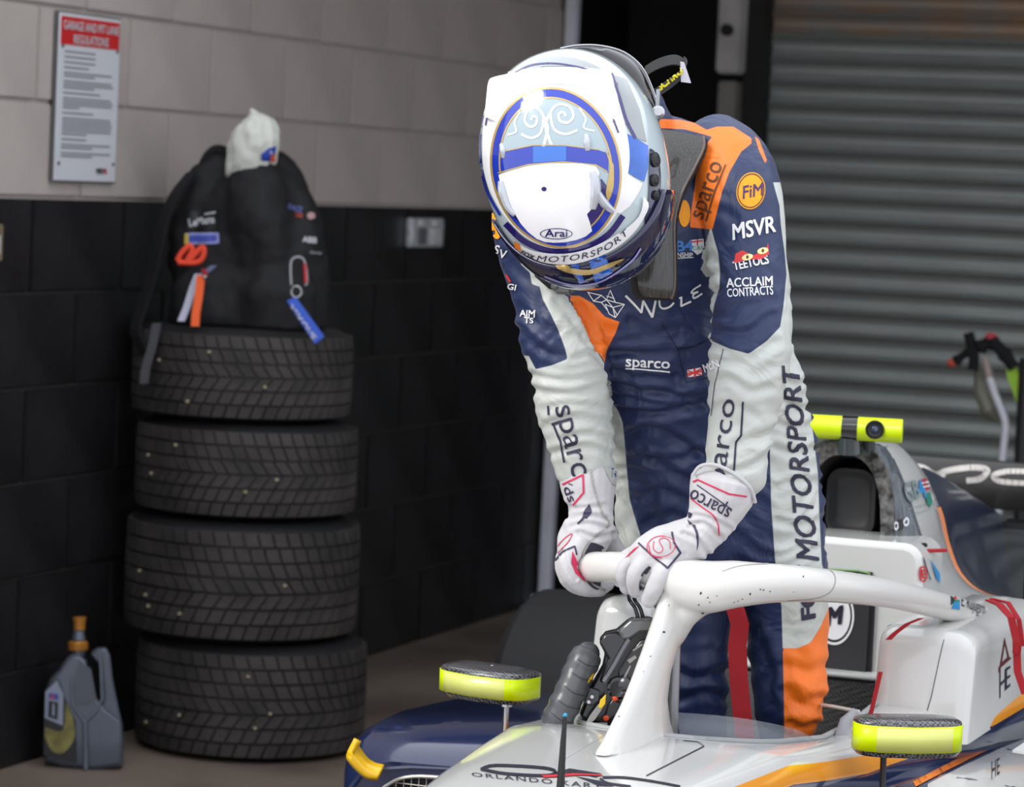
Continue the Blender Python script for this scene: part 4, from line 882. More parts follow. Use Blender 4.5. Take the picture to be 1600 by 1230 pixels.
sd('sleeve_lettering', ('GI', rowbox(801, 448, 13, 9, -12)), wp_, bold=.02); sd('sleeve_lettering', ('V', rowbox(787, 397, 11, 13, -14)), wp_, bold=.018); sd('sleeve_lettering', ('S', rowbox(778, 390, 7, 13, -14)), wp_, bold=.018)
sd('sleeve_flag', [[(791, 430), (793, 428), (800, 440), (797, 441)]], red2)
sd('round_badge', [ell(774, 350, 9, 24, 24, rot=-12)], org)
W3 = [(978, 462), (990, 474), (1002, 488), (1005, 470), (1019, 495), (1024, 470)]
sd('chest_lettering', stroke(W3, 3.6), wp_); sd('chest_lettering', stroke(sp2([(1030, 466), (1031, 478), (1037, 482), (1046, 479), (1052, 473)], 3), 3), wp_)
sd('chest_lettering', stroke([(1061, 466), (1064, 464), (1064, 478), (1079, 471)], 3), wp_); sd('chest_lettering', stroke(sp2([(1094, 445), (1083, 452), (1080, 458), (1090, 456), (1083, 460), (1084, 466), (1096, 459)], 3), 2.6), wp_)
wf = [[(919, 456), (928, 470), (940, 472), (948, 468), (954, 453), (962, 472), (976, 475), (965, 492), (962, 496), (952, 490), (946, 475)], [(919, 456), (940, 461), (948, 468), (962, 472)], [(928, 470), (940, 461)], [(940, 472), (950, 485), (952, 490)], [(954, 453), (948, 468), (958, 480), (976, 475)], [(958, 480), (962, 496)], [(946, 475), (958, 480), (965, 492)], [(948, 462), (960, 466)]]
sd('wolf_emblem', [q for L in wf for q in stroke(L, 1.3)], wp_, .002)
sd('chest_lettering', ('sparco', rowbox(1012, 571, 68, 15, -3)), wp_, bold=.02); sd('chest_underline', stroke([(978, 575), (1046, 581)], 1.8), wp_)
sd('name_flag', [rowbox(1085, 582, 21, 12, 10)], wp_); sd('name_flag', stroke([(1075, 588), (1095, 576)], 2.2)+stroke([(1075, 579), (1095, 586)], 2.2)+stroke([(1085, 576), (1086, 589)], 3)+stroke([(1075, 584), (1096, 580)], 3), red2, .0022)
sd('name_lettering', ('McN', rowbox(1111, 572, 26, 13, 18)), wp_, bold=.01)
sd('chest_lettering', ('B4', rowbox(1069, 384, 26, 16, 3)), blu2, bold=.03); sd('chest_lettering', ('IONSHIP', rowbox(1065, 398, 34, 7, 0)), wp_, bold=.01); sd('chest_underline', stroke([(1050, 404), (1083, 402)], 1.2), wp_)
sd('crest', [[(1078, 375), (1100, 373), (1101, 385), (1096, 394), (1089, 398), (1081, 391)]], mat('crest_pale', (.7, .72, .75), .6)); sd('crest_flag', stroke([(1079, 378), (1099, 376)], 2)+stroke([(1089, 374), (1089, 383)], 2), red2, .0022)
sd('crest_letters', ('C&S', rowbox(1090, 387, 17, 6, 3)), mat('crest_green', (.05, .25, .15), .6), .0022, 3)
sd('round_badge', [ell(1069, 334, 9, 21, 24)], org)
sd('forearm_lettering', ('sparco', [(1108, 778), (1132, 622), (1158, 626), (1138, 784)]), nvp, bold=.0)
sd('forearm_underline', stroke([(1161, 628), (1158, 680), (1150, 690), (1147, 735)], 3), nvp)
sd('forearm_lettering', ('sparco', [(888, 631), (926, 768), (890, 776), (857, 640)]), nvp, bold=.0); sd('forearm_underline', stroke([(857, 634), (858, 648)], 3)+stroke([(866, 665), (876, 690), (882, 722)], 3), nvp)
sd('leg_lettering', ('MOTORSPORT', [(1245, 882), (1221, 572), (1246, 566), (1279, 876)]), nvp, bold=.012, shear=.35, space=1.02)
sd('leg_lettering', ('FOX', [(1253, 974), (1247, 884), (1272, 884), (1273, 964)]), nvp, bold=.04, shear=.2)
sd('suit_seam', stroke([(1034, 506), (1058, 545), (1086, 541), (1112, 528)], 1.3)+stroke([(1058, 545), (1072, 598), (1106, 590)], 1.2)+stroke([(1060, 480), (1085, 520)], 1), mat('seam_navy2', (.006, .01, .04), .7))
sd('suit_seam', stroke(sp2([(1131, 545), (1118, 600), (1112, 650)], 4), 1.0), mat('seam_dark_navy', (.01, .015, .05), .7))
for u0 in (1088, 1226):
    c = at(u0, 1345, d=5.18); c.z = .30; obj('boot', G().tube([c+Vector((.015, .06, .02)), c+Vector((0, .0, .02)), c+Vector((-.02, -.10, -.0)), c+Vector((-.03, -.17, -.008))], [.036, .042, .036, .024], 14, flat=.75), mat('boot_black', (.02, .02, .02), .6), drv)
# ---------------- neck restraint
hansm = mat('ribbed_carbon_yoke', (.04, .038, .034), .25, coat=.5, var=.5, vs=60, stretch=(9, 9, .25)); felt = mat('dark_felt_pad', (.03, .028, .028), .95, bump=.8, bs=150)
def yoke(pts, m, name, par, th=.016, bev=.004):
    poly = [at(u, v, d=d) for u, v, d in pts]; g = G().prism(poly, FW*th); return obj(name, g, m, par, bev=bev, smooth=30)
YK_ = [(1038, 196, 4.93), (1066, 203, 4.925), (1099, 212, 4.915), (1101, 222, 4.91), (1096, 242, 4.90), (1080, 272, 4.87), (1063, 306, 4.845), (1054, 345, 4.835), (1054, 400, 4.83), (1054, 458, 4.83), (1049, 466, 4.83), (1008, 462, 4.83), (998, 452, 4.83), (996, 400, 4.83), (990, 340, 4.85), (1000, 260, 4.89), (1020, 205, 4.93)]
def yoke_sheet(L, Rr, th, off=0):
    off -= .0; g = G(); a = spline([at(*p[:2], d=p[2]+off) for p in L], 4); b = spline([at(*p[:2], d=p[2]+off) for p in Rr], 4)
    rows = [[p.lerp(q, t)+(-FW)*.006*math.sin(math.pi*t) for t in (0, .06, .2, .5, .8, .94, 1)] for p, q in zip(a, b)]
    bk = [[p+FW*th for p in r] for r in rows]; g.loft([r+k[::-1] for r, k in zip(rows, bk)]); return g
YL = [(1020, 200, 4.885), (1012, 225, 4.865), (1006, 270, 4.84), (1000, 310, 4.825), (997, 350, 4.82), (996, 400, 4.815), (997, 445, 4.815), (1004, 464, 4.818)]
YR = [(1099, 213, 4.865), (1099, 232, 4.85), (1083, 266, 4.835), (1065, 302, 4.82), (1054, 345, 4.815), (1054, 400, 4.815), (1054, 448, 4.815), (1049, 467, 4.818)]
nr = obj('neck_restraint', yoke_sheet(YL, YR, .014), hansm, drv, smooth=40)
obj('restraint_pad', yoke_sheet([(u-11, v+4, d) for u, v, d in YL], [(u+5, v+3, d) for u, v, d in YR], .02, .016), felt, nr, smooth=40)
obj('restraint_edge', G().tube(spline([at(u, v, d=d) for u, v, d in YR], 4), .0022, 8), mat('yoke_edge', (.12, .1, .09), .3), nr)
g = G().tube([at(*p, d=4.86) for p in ((838, 398), (848, 425), (865, 440), (888, 450))], [.018, .021, .020, .012], 12, flat=.6)
obj('restraint_pad_left', g, felt, nr); obj('restraint_clip', G().box(at(882, 452, d=4.84), (.03, .02, .016), bev=.004).box(at(868, 447, d=4.838), (.012, .012, .01), bev=.002), mat('clip_grey', (.1, .1, .1), .35), nr)
# ---------------- helmet
HC = at(899, 257, d=4.63)
def cam3(x, y, z): return (RT*x+UP*y-FW*z)
HU = cam3(-.21, -.07, .97).normalized(); HF = cam3(.245, -.965, 0); HF = (HF-HU*HF.dot(HU)).normalized(); HS = HU.cross(HF).normalized()
if HS.dot(RT) < 0: HS = -HS
def hshape(th_, ph, off=0):
    """th_ round the crown axis from the face, ph from the crown down"""
    cth, sth = math.cos(th_), math.sin(th_); s_, c_ = math.sin(ph), math.cos(ph)
    e = .92; s_ = s_**.88 if s_ > 0 else 0
    fr = (.181 if cth > 0 else .172)+off; sdx = .137+off; up_ = (.135 if c_ > 0 else .150)+off
    x = fr*math.copysign(abs(cth)**.94, cth)*s_; y = sdx*math.copysign(abs(sth)**.94, sth)*s_; z = up_*math.copysign(abs(c_)**.95, c_)
    if c_ < 0: x *= 1+.10*c_*(-1 if cth > 0 else 1.2); y *= 1+.12*c_
    return HC+HF*x+HS*y+HU*z
NT, NP = 96, 60; PH1 = math.radians(140)
g = G(); rings = [[hshape(2*math.pi*i/NT, PH1*j/NP) for i in range(NT)] for j in range(1, NP+1)]
R_ = [[g.bm.verts.new(p) for p in r] for r in rings]; top = g.bm.verts.new(hshape(0, 0))
for i in range(NT): g.bm.faces.new((top, R_[0][i], R_[0][(i+1) % NT]))
for a, b in zip(R_, R_[1:]):
    for i in range(NT): g.bm.faces.new((a[i], a[(i+1) % NT], b[(i+1) % NT], b[i]))
icem = mat('helmet_ice_white', (.52, .61, .64), .12, coat=1, var=.04, vs=6)
hel = obj('helmet', g, icem, drv, smooth=60)
hel.modifiers.new('s', 'SOLIDIFY').thickness = .004
g = G().tube([hshape(2*math.pi*i/48, PH1, -.002) for i in range(49)], .008, 10); obj('helmet_neck_roll', g, blk, hel)
hv = bvh(hel)
hw = mat('helmet_white', (.88, .88, .90), .12, coat=1); hb_ = mat('helmet_blue', (.015, .04, .42), .12, coat=1); hbl = mat('helmet_bright_blue', (.012, .12, .55), .12, coat=1, var=.35, vs=12)
hgo = mat('helmet_gold', (.55, .38, .12), .25, metal=.3, coat=1); hgr = mat('helmet_grey', (.30, .33, .34), .2, coat=1, var=.15, vs=5); hnv = mat('helmet_violet_navy', (.02, .012, .14), .12, coat=1); hic = mat('helmet_ice', (.36, .46, .50), .15, coat=1)
def hd(name, what, m, off=.001, step=5, **k): return decal(name, what, m, hv, hel, off, step, **k)
# side fields
hd('grey_panel', [[(955, 117), (979, 124), (999, 172), (1010, 222), (994, 216), (974, 190), (962, 160)]], hgr)
hd('blue_panel', [[(972, 206), (990, 214), (1012, 228), (1012, 262), (1006, 284), (992, 277), (978, 268), (976, 238)]], hbl)
hd('white_panel', [[(980, 272), (1003, 287), (999, 298), (984, 322), (968, 334), (950, 322), (962, 300)]], hw)
hd('grey_arc', [[(800, 118), (827, 97), (863, 88), (892, 90), (920, 98), (950, 114), (978, 140), (960, 140), (930, 115), (892, 104), (850, 104), (812, 118)]], hgr)
hd('navy_line', stroke(sp2([(806, 114), (830, 103), (863, 100), (900, 105), (930, 114)], 5), 2.6), hnv, .0015)
hd('navy_line', stroke(sp2([(955, 116), (968, 155), (978, 188), (992, 216)], 5), 4.5), hnv, .0015)
hd('navy_edge', stroke(sp2([(756, 180), (750, 215), (752, 255), (762, 298), (782, 335)], 5), 4), hb_, .0015)
# white plate and ring
plate = sp2([(763, 126), (800, 112), (863, 106), (925, 108), (955, 117), (966, 160), (978, 205), (983, 245), (978, 285), (968, 325), (940, 362), (905, 384), (870, 388), (835, 378), (805, 355), (775, 315), (758, 270), (755, 225), (757, 176)], 4)
hd('white_field', [plate], hw, .0014)
RO = -12
def re_(rx, ry, n=64): return ell(869, 262, rx, ry, n, rot=RO)
hd('gold_ring', ringpoly(re_(100.5, 126), re_(97, 122.5)), hgo, .0022); hd('blue_ring', ringpoly(re_(98, 123.5), re_(85, 109)), hb_, .0020)
hd('gold_ring', ringpoly(re_(87, 110.5), re_(84.5, 108)), hgo, .0023); hd('ice_disc', [re_(85.5, 109)], hic, .0018)
hd('violet_field', [[(780, 300), (800, 335), (830, 362), (870, 372), (910, 368), (938, 340), (955, 300), (940, 280), (800, 280)]], hnv, .0021)
hd('violet_band', stroke(sp2([(792, 350), (818, 375), (850, 389), (881, 392), (915, 386), (950, 366), (972, 338)], 5), 9), hnv, .0016)
band = [(786, 238), (810, 232), (834, 228), (881, 228), (935, 235), (950, 240), (950, 270), (931, 257), (881, 252), (827, 256), (790, 266), (779, 270)]
hd('blue_band', [band], hb_, .0022); hd('gold_line', stroke([(786, 237), (834, 227), (881, 227), (935, 234)], 1.6)+stroke([(780, 270), (827, 257), (881, 253), (931, 258), (948, 268)], 1.8), hgo, .0026)
hd('band_sheen', [[(834, 229), (885, 228), (885, 251), (834, 254)]], mat('helmet_mid_blue', (.03, .16, .6), .12, coat=1), .0025)
hd('white_front_field', [sp2([(781, 273), (827, 259), (881, 255), (931, 260), (934, 283), (925, 310), (932, 320), (917, 334), (925, 360), (900, 374), (866, 378), (840, 372), (815, 348), (800, 320), (786, 296)], 2)], hw, .0026)
for sx in (1, -1):   # tribal scrolls
    def q(L): return [(857+sx*(x-857) if sx > 0 else 853-(x-857)*.82, y+(0 if sx > 0 else 6)) for x, y in L]
    hd('tribal_scroll', stroke(q(sp2([(884, 182), (880, 176), (873, 180), (876, 190), (888, 192), (896, 182), (890, 168), (874, 164), (862, 174), (862, 190), (868, 204), (884, 210), (902, 204)], 4)), 4)+stroke(q(sp2([(860, 178), (853, 195), (858, 215), (862, 226)], 4)), 5)+stroke(q(sp2([(905, 170), (915, 186), (912, 200), (928, 205)], 4)), 3), mat('scroll_white', (.72, .79, .82), .15, coat=1), .0024, 4)
hd('maker_oval', ringpoly(ell(870, 364, 25, 8.6, 32), ell(870, 364, 23.6, 7.4, 32)), hnv, .0032, 4); hd('maker_lettering', ('Arai', rowbox(870, 363, 34, 11, 0)), hnv, .0034, 3, bold=.015)
hd('rivet', [ell(851, 295, 4, 3.5, 12)], hnv, .0032, 4); hd('rivet', [ell(916, 215, 3.5, 4, 12)], hnv, .003, 4)
hd('gold_crescent', [sp2([(944, 232), (952, 262), (946, 300), (951, 312), (958, 290), (958, 258)], 3)], hgo, .0026)
hd('black_crease', stroke(sp2([(928, 138), (943, 158), (955, 182), (965, 208)], 4), 2.4), hnv, .0028); hd('black_crease', stroke(sp2([(776, 152), (766, 172), (761, 196)], 4), 1.8), hnv, .0028)
# visor and peak strip
def hpatch(name, m, t0, t1, p0, p1, off, th=.003, n=40, k=10):
    p0f = lambda t: p0+24*(abs(t)/75)**2
    g = G(); g.sheet([[hshape(math.radians(t0+(t1-t0)*i/n), math.radians(p0f(t0+(t1-t0)*i/n)+(p1-p0f(t0+(t1-t0)*i/n))*j/k), off) for i in range(n+1)] for j in range(k+1)])
    o = obj(name, g, m, hel, smooth=60); s_ = o.modifiers.new('s', 'SOLIDIFY'); s_.thickness = th; s_.offset = 1; return o
vis = hpatch('visor', mat('visor_iridescent', (.012, .012, .055), .06, coat=1, metal=.3), -76, 68, 50, 118, .0035, .003)
vv = bvh(hel, vis)
def vd(name, what, m, off=.0012, step=5, **k): return decal(name, what, m, vv, hel, off, step, **k)
strip = sp2([(808, 376), (838, 390), (881, 394), (920, 386), (963, 364), (995, 338), (1003, 306)], 4)+sp2([(1010, 316), (1008, 330), (986, 364), (949, 392), (899, 409), (856, 408), (824, 396), (810, 386)], 4)
vd('visor_strip', [strip], hw, .0042, 4); vd('visor_strip_tip', [[(807, 374), (815, 379), (818, 390), (808, 384)]], orange, .005)
def arctext(name, s_, pts, h_, m, tree, par, off, **k):
    P_ = sp2(pts, 8); L = [0]
    for a, b in zip(P_, P_[1:]): L.append(L[-1]+math.hypot(b[0]-a[0], b[1]-a[1]))
    bm = text2d(s_, **k)
    dice(bm, 1/ (len(s_)*4))
    for v in bm.verts:
        t = min(max(v.co.x, 0), 1)*L[-1]; i = max(j for j in range(len(L)-1) if L[j] <= t+1e-9); f = (t-L[i])/(L[i+1]-L[i]); a, b = Vector(P_[i]), Vector(P_[i+1])
        d = (b-a).normalized(); p = a.lerp(b, f)+Vector((-d.y, d.x))*(v.co.y-.5)*h_; v.co = Vector((p.x, p.y, 0))
    drape(bm, tree, off); bmesh.ops.recalc_face_normals(bm, faces=bm.faces); me = bpy.data.meshes.new(name); bm.to_mesh(me); bm.free(); return obj(name, me, m, par, smooth=60)
arctext('visor_lettering', 'MOTORSPORT', [(841, 400), (880, 401), (925, 393), (955, 378), (978, 358)], 9, nvp, vv, hel, .0055, shear=.2, space=1.1)
arctext('visor_lettering', 'FOX', [(818, 390), (828, 395), (838, 399)], 6, nvp, vv, hel, .0055, bold=.03, shear=.2)
vd('visor_reflection', [[(892, 412), (903, 411), (914, 440), (906, 442)], [(920, 407), (945, 397), (957, 425), (930, 440)]], mat('visor_blue_reflection', (.015, .13, .62), .08, coat=1), .0016)  # blue reflections painted onto the visor as flat patches
vd('visor_gold_film', [sp2([(858, 410), (885, 424), (920, 428), (950, 418), (975, 403), (950, 410), (920, 420), (885, 416)], 3)], hgo, .0022, 4)
vd('visor_edge', stroke(sp2([(852, 431), (880, 441), (910, 445), (945, 436), (985, 408), (1000, 388)], 5), 2.5), mat('visor_lilac', (.35, .33, .75), .2), .0016)
# rear spoiler plate with flared corners
def at4(u, v, d): return at(u, v, d=d)
g = G(); outer = [(757, 182, 4.585), (760, 150, 4.575), (763, 128, 4.57), (772, 120, 4.57), (815, 112, 4.56), (863, 108, 4.553), (910, 108, 4.56), (947, 111, 4.57), (956, 118, 4.575), (962, 145, 4.57), (970, 185, 4.565)]
inner = [(775, 190, 4.545), (778, 170, 4.54), (790, 152, 4.535), (805, 142, 4.53), (830, 134, 4.525), (863, 131, 4.523), (895, 133, 4.525), (922, 143, 4.53), (935, 155, 4.537), (946, 170, 4.54), (955, 190, 4.545)]
oo, ii = spline([at4(*p) for p in outer], 4), spline([at4(*p) for p in inner], 4)
def hitd(p, off): # seat the inner edge on the shell
    D = (p-CAM).normalized(); h = hv.ray_cast(CAM, D); return (h[0]-D*off) if h[0] else p
ii = [hitd(p, .003) for p in ii]
oo = [q+(q-p)*0 for q, p in zip(oo, ii)]
oo2 = [CAM+(o-CAM).normalized()*((i-CAM).length+.012) for o, i in zip(oo, ii)]
g.loft([[i, i.lerp(o, .5)-FW*.002, o, o+FW*.010, i+FW*.012] for o, i in zip(oo2, ii)], cap=True)
obj('rear_spoiler', g, hw, hel, smooth=50)
# smoked clear diffuser at the nape
g = G(); ou = spline([at(u, v, d=d) for u, v, d in ((875, 76, 4.67), (905, 71, 4.68), (940, 72, 4.69), (975, 82, 4.70), (1002, 104, 4.70), (1018, 135, 4.70), (1030, 172, 4.69))], 4)
inn = spline([at(u, v, d=d) for u, v, d in ((880, 84, 4.66), (905, 82, 4.66), (932, 88, 4.66), (962, 105, 4.66), (985, 128, 4.66), (1004, 155, 4.66), (1018, 182, 4.66))], 4)
g.loft([[i, i.lerp(o, .5)-FW*.012, o, o+FW*.006, i+FW*.01] for o, i in zip(ou, inn)]); obj('smoked_diffuser', g, blkg, hel, smooth=50)
obj('diffuser_edge', G().tube([p-FW*.001 for p in ou], .0016, 8), steel, hel); obj('shell_edge_trim', G().tube([p-FW*.004 for p in inn], .0018, 8), mat('trim_cream', (.6, .55, .45), .3), hel)
# side pivot cover, screws, anchor
g = G()
def hp_(u, v, off): 
    h = hv.ray_cast(CAM, (at(u, v, d=4)-CAM).normalized()); n_ = h[1] if h[1].dot(FW) < 0 else -h[1]; return h[0]+n_*off, n_
hd('pivot_cover', [sp2([(1014, 232), (1024, 240), (1030, 262), (1030, 300), (1022, 345), (1010, 372), (1006, 345), (1012, 310), (1013, 270)], 3)], mat('pivot_navy', (.02, .02, .07), .15, coat=1), .002)
for u, v, r in ((1021, 250, .0085), (1020, 282, .007), (1022, 305, .0055)):
    p, n_ = hp_(u, v, .002); s1 = obj('visor_pivot', G().lathe(p, [(r*1.3, 0), (r*1.3, .003), (r*1.0, .0035), (r*.9, .004), (r*.5, .005)], 20, axis=n_), blk, hel, smooth=18); 
ventm = mat('vent_clear_grey', (.50, .53, .58), .1, coat=1, metal=.2)
for L, r in (((( 785, 282), (788, 300), (796, 322), (806, 336)), (.006, .009, .008, .004)), (((925, 268), (930, 285), (930, 305), (926, 326)), (.005, .008, .008, .005)), (((932, 300), (944, 318), (958, 330)), (.006, .007, .004)), (((784, 225), (787, 235), (788, 247)), (.003, .006, .003)), (((916, 210), (917, 222), (918, 236)), (.003, .006, .003))):
    pts = [hp_(u, v, .001)[0] for u, v in L]; obj('vent_scoop', G().tube(spline(pts, 4), [x for a, b in zip(r, r[1:]) for x in [a+(b-a)*k/4 for k in range(4)]]+[r[-1]], 10), ventm, hel)
p = at(1028, 176, d=4.665); an_ = obj('tether_anchor', G().lathe(p, [(.009, 0), (.010, .006), (.006, .01), (.006, .018)], 16, axis=-FW).box(p+UP*.02, (.006, .004, .03), bev=.001), steel, hel)
loop = spline([at(u, v, d=d) for u, v, d in ((1008, 112, 4.72), (1022, 103, 4.73), (1040, 96, 4.74), (1056, 94, 4.74), (1068, 100, 4.735), (1068, 112, 4.72), (1052, 127, 4.71), (1030, 142, 4.70), (1018, 150, 4.70))], 4)
wb = obj('helmet_pull_loop', G().ribbon(loop[:17], (UP*.8+FW*.6), .020, .0025).ribbon(loop[15:], (UP*.9+RT*.3), .020, .0025), mat('black_webbing', (.03, .03, .03), .8, bump=.3, bs=400, bdist=.0006), hel)
wv = bvh(wb); decal('loop_lettering', ('SCHRO', [(1025, 130), (1062, 104), (1067, 113), (1031, 142)]), mat('loop_yellow', (.7, .6, .02), .6), wv, wb, .001, 3, bold=.05)
obj('loop_tag', G().prism([at(*p, d=4.715) for p in ((1063, 96), (1069, 97), (1080, 130), (1064, 128))], FW*.002), mat('tag_lilac', (.5, .48, .55), .6), hel)
# ---------------- gloves
glovem = mat('glove_white_suede', (.56, .55, .56), .85, var=.06, vs=30, bump=.45, bs=120, bdist=.0012, sheen=.2); piping = mat('glove_grey_piping', (.42, .41, .38), .9, bump=.9, bs=300)
palmm = mat('glove_dark_palm', (.035, .03, .05), .7, bump=.3, bs=200); gred = mat('glove_red_print', (.62, .02, .09), .5); gnav = mat('glove_navy_print', (.045, .035, .08), .5)
def chainpts(g, L, n=14, st=4, flat=1):
    """finger or palm: (u, v, depth, radius px) joints, tapered and rounded"""
    A = spline([(u, v, d*1000) for u, v, d, _ in L], st); Rr = spline([(r, 0, 0) for *_, r in L], st)
    P3 = [at(p.x, p.y, d=p.z/1000) for p in A]; rr = [max(.003, q.x*p.z/1000/F) for p, q in zip(A, Rr)]
    g.tube(P3, rr, n, flat=flat, up=-FW if False else None)
    g.ball(P3[0], rr[0], n=12); g.ball(P3[-1], rr[-1], n=12)
def ovalpts(g, L, n=20, st=4): limb(g, L, n, st)
def glove_folds(me):
    nn = [v.normal.copy() for v in me.vertices]
    for v, n_ in zip(me.vertices, nn):
        u_, v_, _ = pix(v.co); v.co += n_*(crease('G', u_, v_)*.8+.0011*noise.noise(v.co*60))
# left hand (right side of the picture)
g = G()
ovalpts(g, [(1132, 752, 4.80, 53, .050), (1126, 775, 4.80, 51, .048), (1114, 805, 4.80, 41, .040), (1100, 830, 4.80, 33, .034), (1080, 848, 4.80, 33, .030)])
ovalpts(g, [(1088, 838, 4.80, 33, .030), (1060, 850, 4.80, 37, .028), (1032, 862, 4.80, 38, .028), (1006, 872, 4.805, 32, .026)])
chainpts(g, [(1052, 868, 4.80, 17), (1037, 890, 4.782, 15.5), (1025, 914, 4.783, 15), (1014, 937, 4.80, 13.5)])
chainpts(g, [(1026, 860, 4.80, 15), (1002, 880, 4.787, 13), (990, 903, 4.79, 12.5), (993, 924, 4.81, 11)])
chainpts(g, [(1008, 858, 4.81, 14), (983, 876, 4.81, 11.5), (972, 898, 4.815, 11), (979, 920, 4.83, 10)])
chainpts(g, [(996, 862, 4.82, 12), (974, 872, 4.835, 10), (964, 890, 4.84, 9.5), (968, 910, 4.85, 9)])
chainpts(g, [(1075, 862, 4.83, 15), (1060, 880, 4.88, 13), (1045, 905, 4.92, 12), (1030, 920, 4.93, 10)])
me = voxel(g, .0021, 3); glove_folds(me); gl = obj('left_glove', me, glovem, drv, smooth=0); [setattr(p, 'use_smooth', True) for p in gl.data.polygons]
# right hand (left side of the picture)
g = G()
ovalpts(g, [(919, 738, 4.945, 47, .044), (920, 765, 4.94, 43, .042), (924, 795, 4.935, 35, .034), (926, 818, 4.93, 32, .030)])
ovalpts(g, [(926, 808, 4.93, 33, .030), (918, 832, 4.925, 40, .032), (906, 852, 4.925, 38, .033), (898, 872, 4.925, 29, .030)])
chainpts(g, [(905, 850, 4.90, 17), (888, 874, 4.89, 16), (892, 900, 4.888, 15), (912, 918, 4.90, 13), (934, 921, 4.92, 11)])
chainpts(g, [(900, 850, 4.93, 16), (882, 874, 4.925, 15), (886, 902, 4.925, 14), (908, 919, 4.935, 13), (938, 922, 4.95, 11)])
chainpts(g, [(902, 852, 4.955, 16), (884, 874, 4.96, 15), (890, 900, 4.96, 13), (912, 914, 4.965, 12), (944, 918, 4.98, 10)])
chainpts(g, [(906, 852, 4.985, 14), (892, 872, 4.99, 13), (898, 894, 4.99, 12), (916, 908, 4.99, 11), (950, 914, 4.99, 10)])
chainpts(g, [(940, 822, 4.95, 17), (952, 842, 4.985, 15), (964, 858, 5.00, 13), (976, 868, 5.01, 11)])
me = voxel(g, .0021, 3); glove_folds(me); gr = obj('right_glove', me, glovem, drv, smooth=0); [setattr(p, 'use_smooth', True) for p in gr.data.polygons]
lv, rv = bvh(gl), bvh(gr)
def gd(gl_, tree, name, what, m, off=.0012, step=4, **k): return decal(name, what, m, tree, gl_, off, step, **k)
L_ = lambda *a, **k: gd(gl, lv, *a, **k); R2 = lambda *a, **k: gd(gr, rv, *a, **k)
L_('red_line', stroke([(1084, 753), (1091, 750), (1139, 772), (1166, 776)], 2.6), gred); L_('red_line', stroke(sp2([(1080, 779), (1098, 793), (1115, 806), (1121, 818), (1124, 836)], 4), 2), gred)
L_('cuff_lettering', ('sparco', rowbox(1112, 783, 68, 22, 152)), gnav, bold=.005); L_('cuff_underline', stroke([(1090, 758), (1143, 796)], 1.8), gnav)
L_('navy_mark', [[(1076, 800), (1082, 802), (1080, 810), (1076, 810)], [(1074, 812), (1083, 818), (1077, 820)], sp2([(1081, 820), (1088, 836), (1089, 861), (1092, 838), (1086, 820)], 2)], gnav)
L_('navy_chevron', stroke([(998, 849), (1020, 869), (1043, 888), (1063, 864), (1053, 848), (1050, 832)], 3), gnav)
L_('red_emblem', [q for L in (ell(1033, 854, 22, 16, 28, rot=-8),) for q in stroke(L, 1.2, True)]+stroke(sp2([(1022, 846), (1021, 858), (1030, 864), (1036, 858), (1030, 846), (1036, 841), (1046, 846), (1047, 858)], 4), 1.2)+stroke(sp2([(1014, 852), (1018, 868), (1034, 872)], 3), 1.2), gred)
L_('red_wedge', [[(992, 857), (1000, 853), (984, 868), (976, 873)]], gred)
R2('red_line', stroke([(880, 757), (911, 742), (912, 770), (896, 789)], 2.8), gred); R2('cuff_lettering', ('sp', rowbox(891, 772, 24, 13, 112)), gnav, bold=.01)
R2('cuff_underline', stroke([(889, 756), (895, 758)], 1.6), gnav)
R2('navy_mark', [[(921, 787), (925, 800), (917, 811), (910, 810), (912, 800)]], gnav); R2('navy_mark', stroke([(903, 818), (912, 810)], 3), gnav)
R2('navy_chevron', stroke([(868, 876), (880, 862), (898, 854), (901, 867)], 2.6), gnav)
R2('red_emblem', stroke(sp2([(866, 862), (880, 844), (894, 834), (888, 848), (870, 866), (866, 870)], 4), 1.2), gred)
R2('red_wedge', [[(894, 861), (899, 872), (898, 884), (915, 911), (899, 896), (892, 880)]], gred)
R2('dark_palm_edge', [sp2([(914, 858), (922, 848), (934, 850), (944, 856), (932, 862), (920, 872), (916, 890), (924, 908), (938, 916), (932, 922), (918, 912), (909, 890), (908, 870)], 2)], palmm)
R2('seam_piping', stroke(sp2([(922, 722), (924, 745), (930, 770), (940, 800), (952, 818), (938, 832), (922, 846), (910, 868), (912, 895), (926, 914), (946, 922)], 5), 3), piping, .0016)
L_('seam_piping', stroke(sp2([(1176, 790), (1170, 812), (1152, 842), (1118, 866), (1085, 882), (1064, 894), (1046, 910), (1034, 930), (1026, 948)], 5), 3), piping, .0016)
L_('dark_palm_edge', stroke(sp2([(1120, 872), (1095, 882), (1070, 893)], 3), 5), palmm); L_('finger_gap', [sp2([(1014, 884), (1002, 897), (998, 918), (1001, 922), (1007, 902), (1018, 887)], 2)], palmm)  # the gap patch paints in the shade between two fingers
R2('cuff_mesh', [[(942, 728), (960, 728), (962, 760), (955, 756)]], mat('cuff_mesh', (.45, .46, .42), .8)); R2('cuff_tag', [[(955, 732), (962, 732), (962, 746), (955, 746)]], mat('cuff_tag_blue', (.03, .08, .25), .5))
obj('cuff_edge', G().tube(spline([at(u, v, d=d) for u, v, d in ((1083, 742, 4.775), (1095, 728, 4.765), (1120, 727, 4.758), (1150, 742, 4.757), (1172, 762, 4.765), (1180, 785, 4.785))], 5), .0028, 8), glovem, gl)
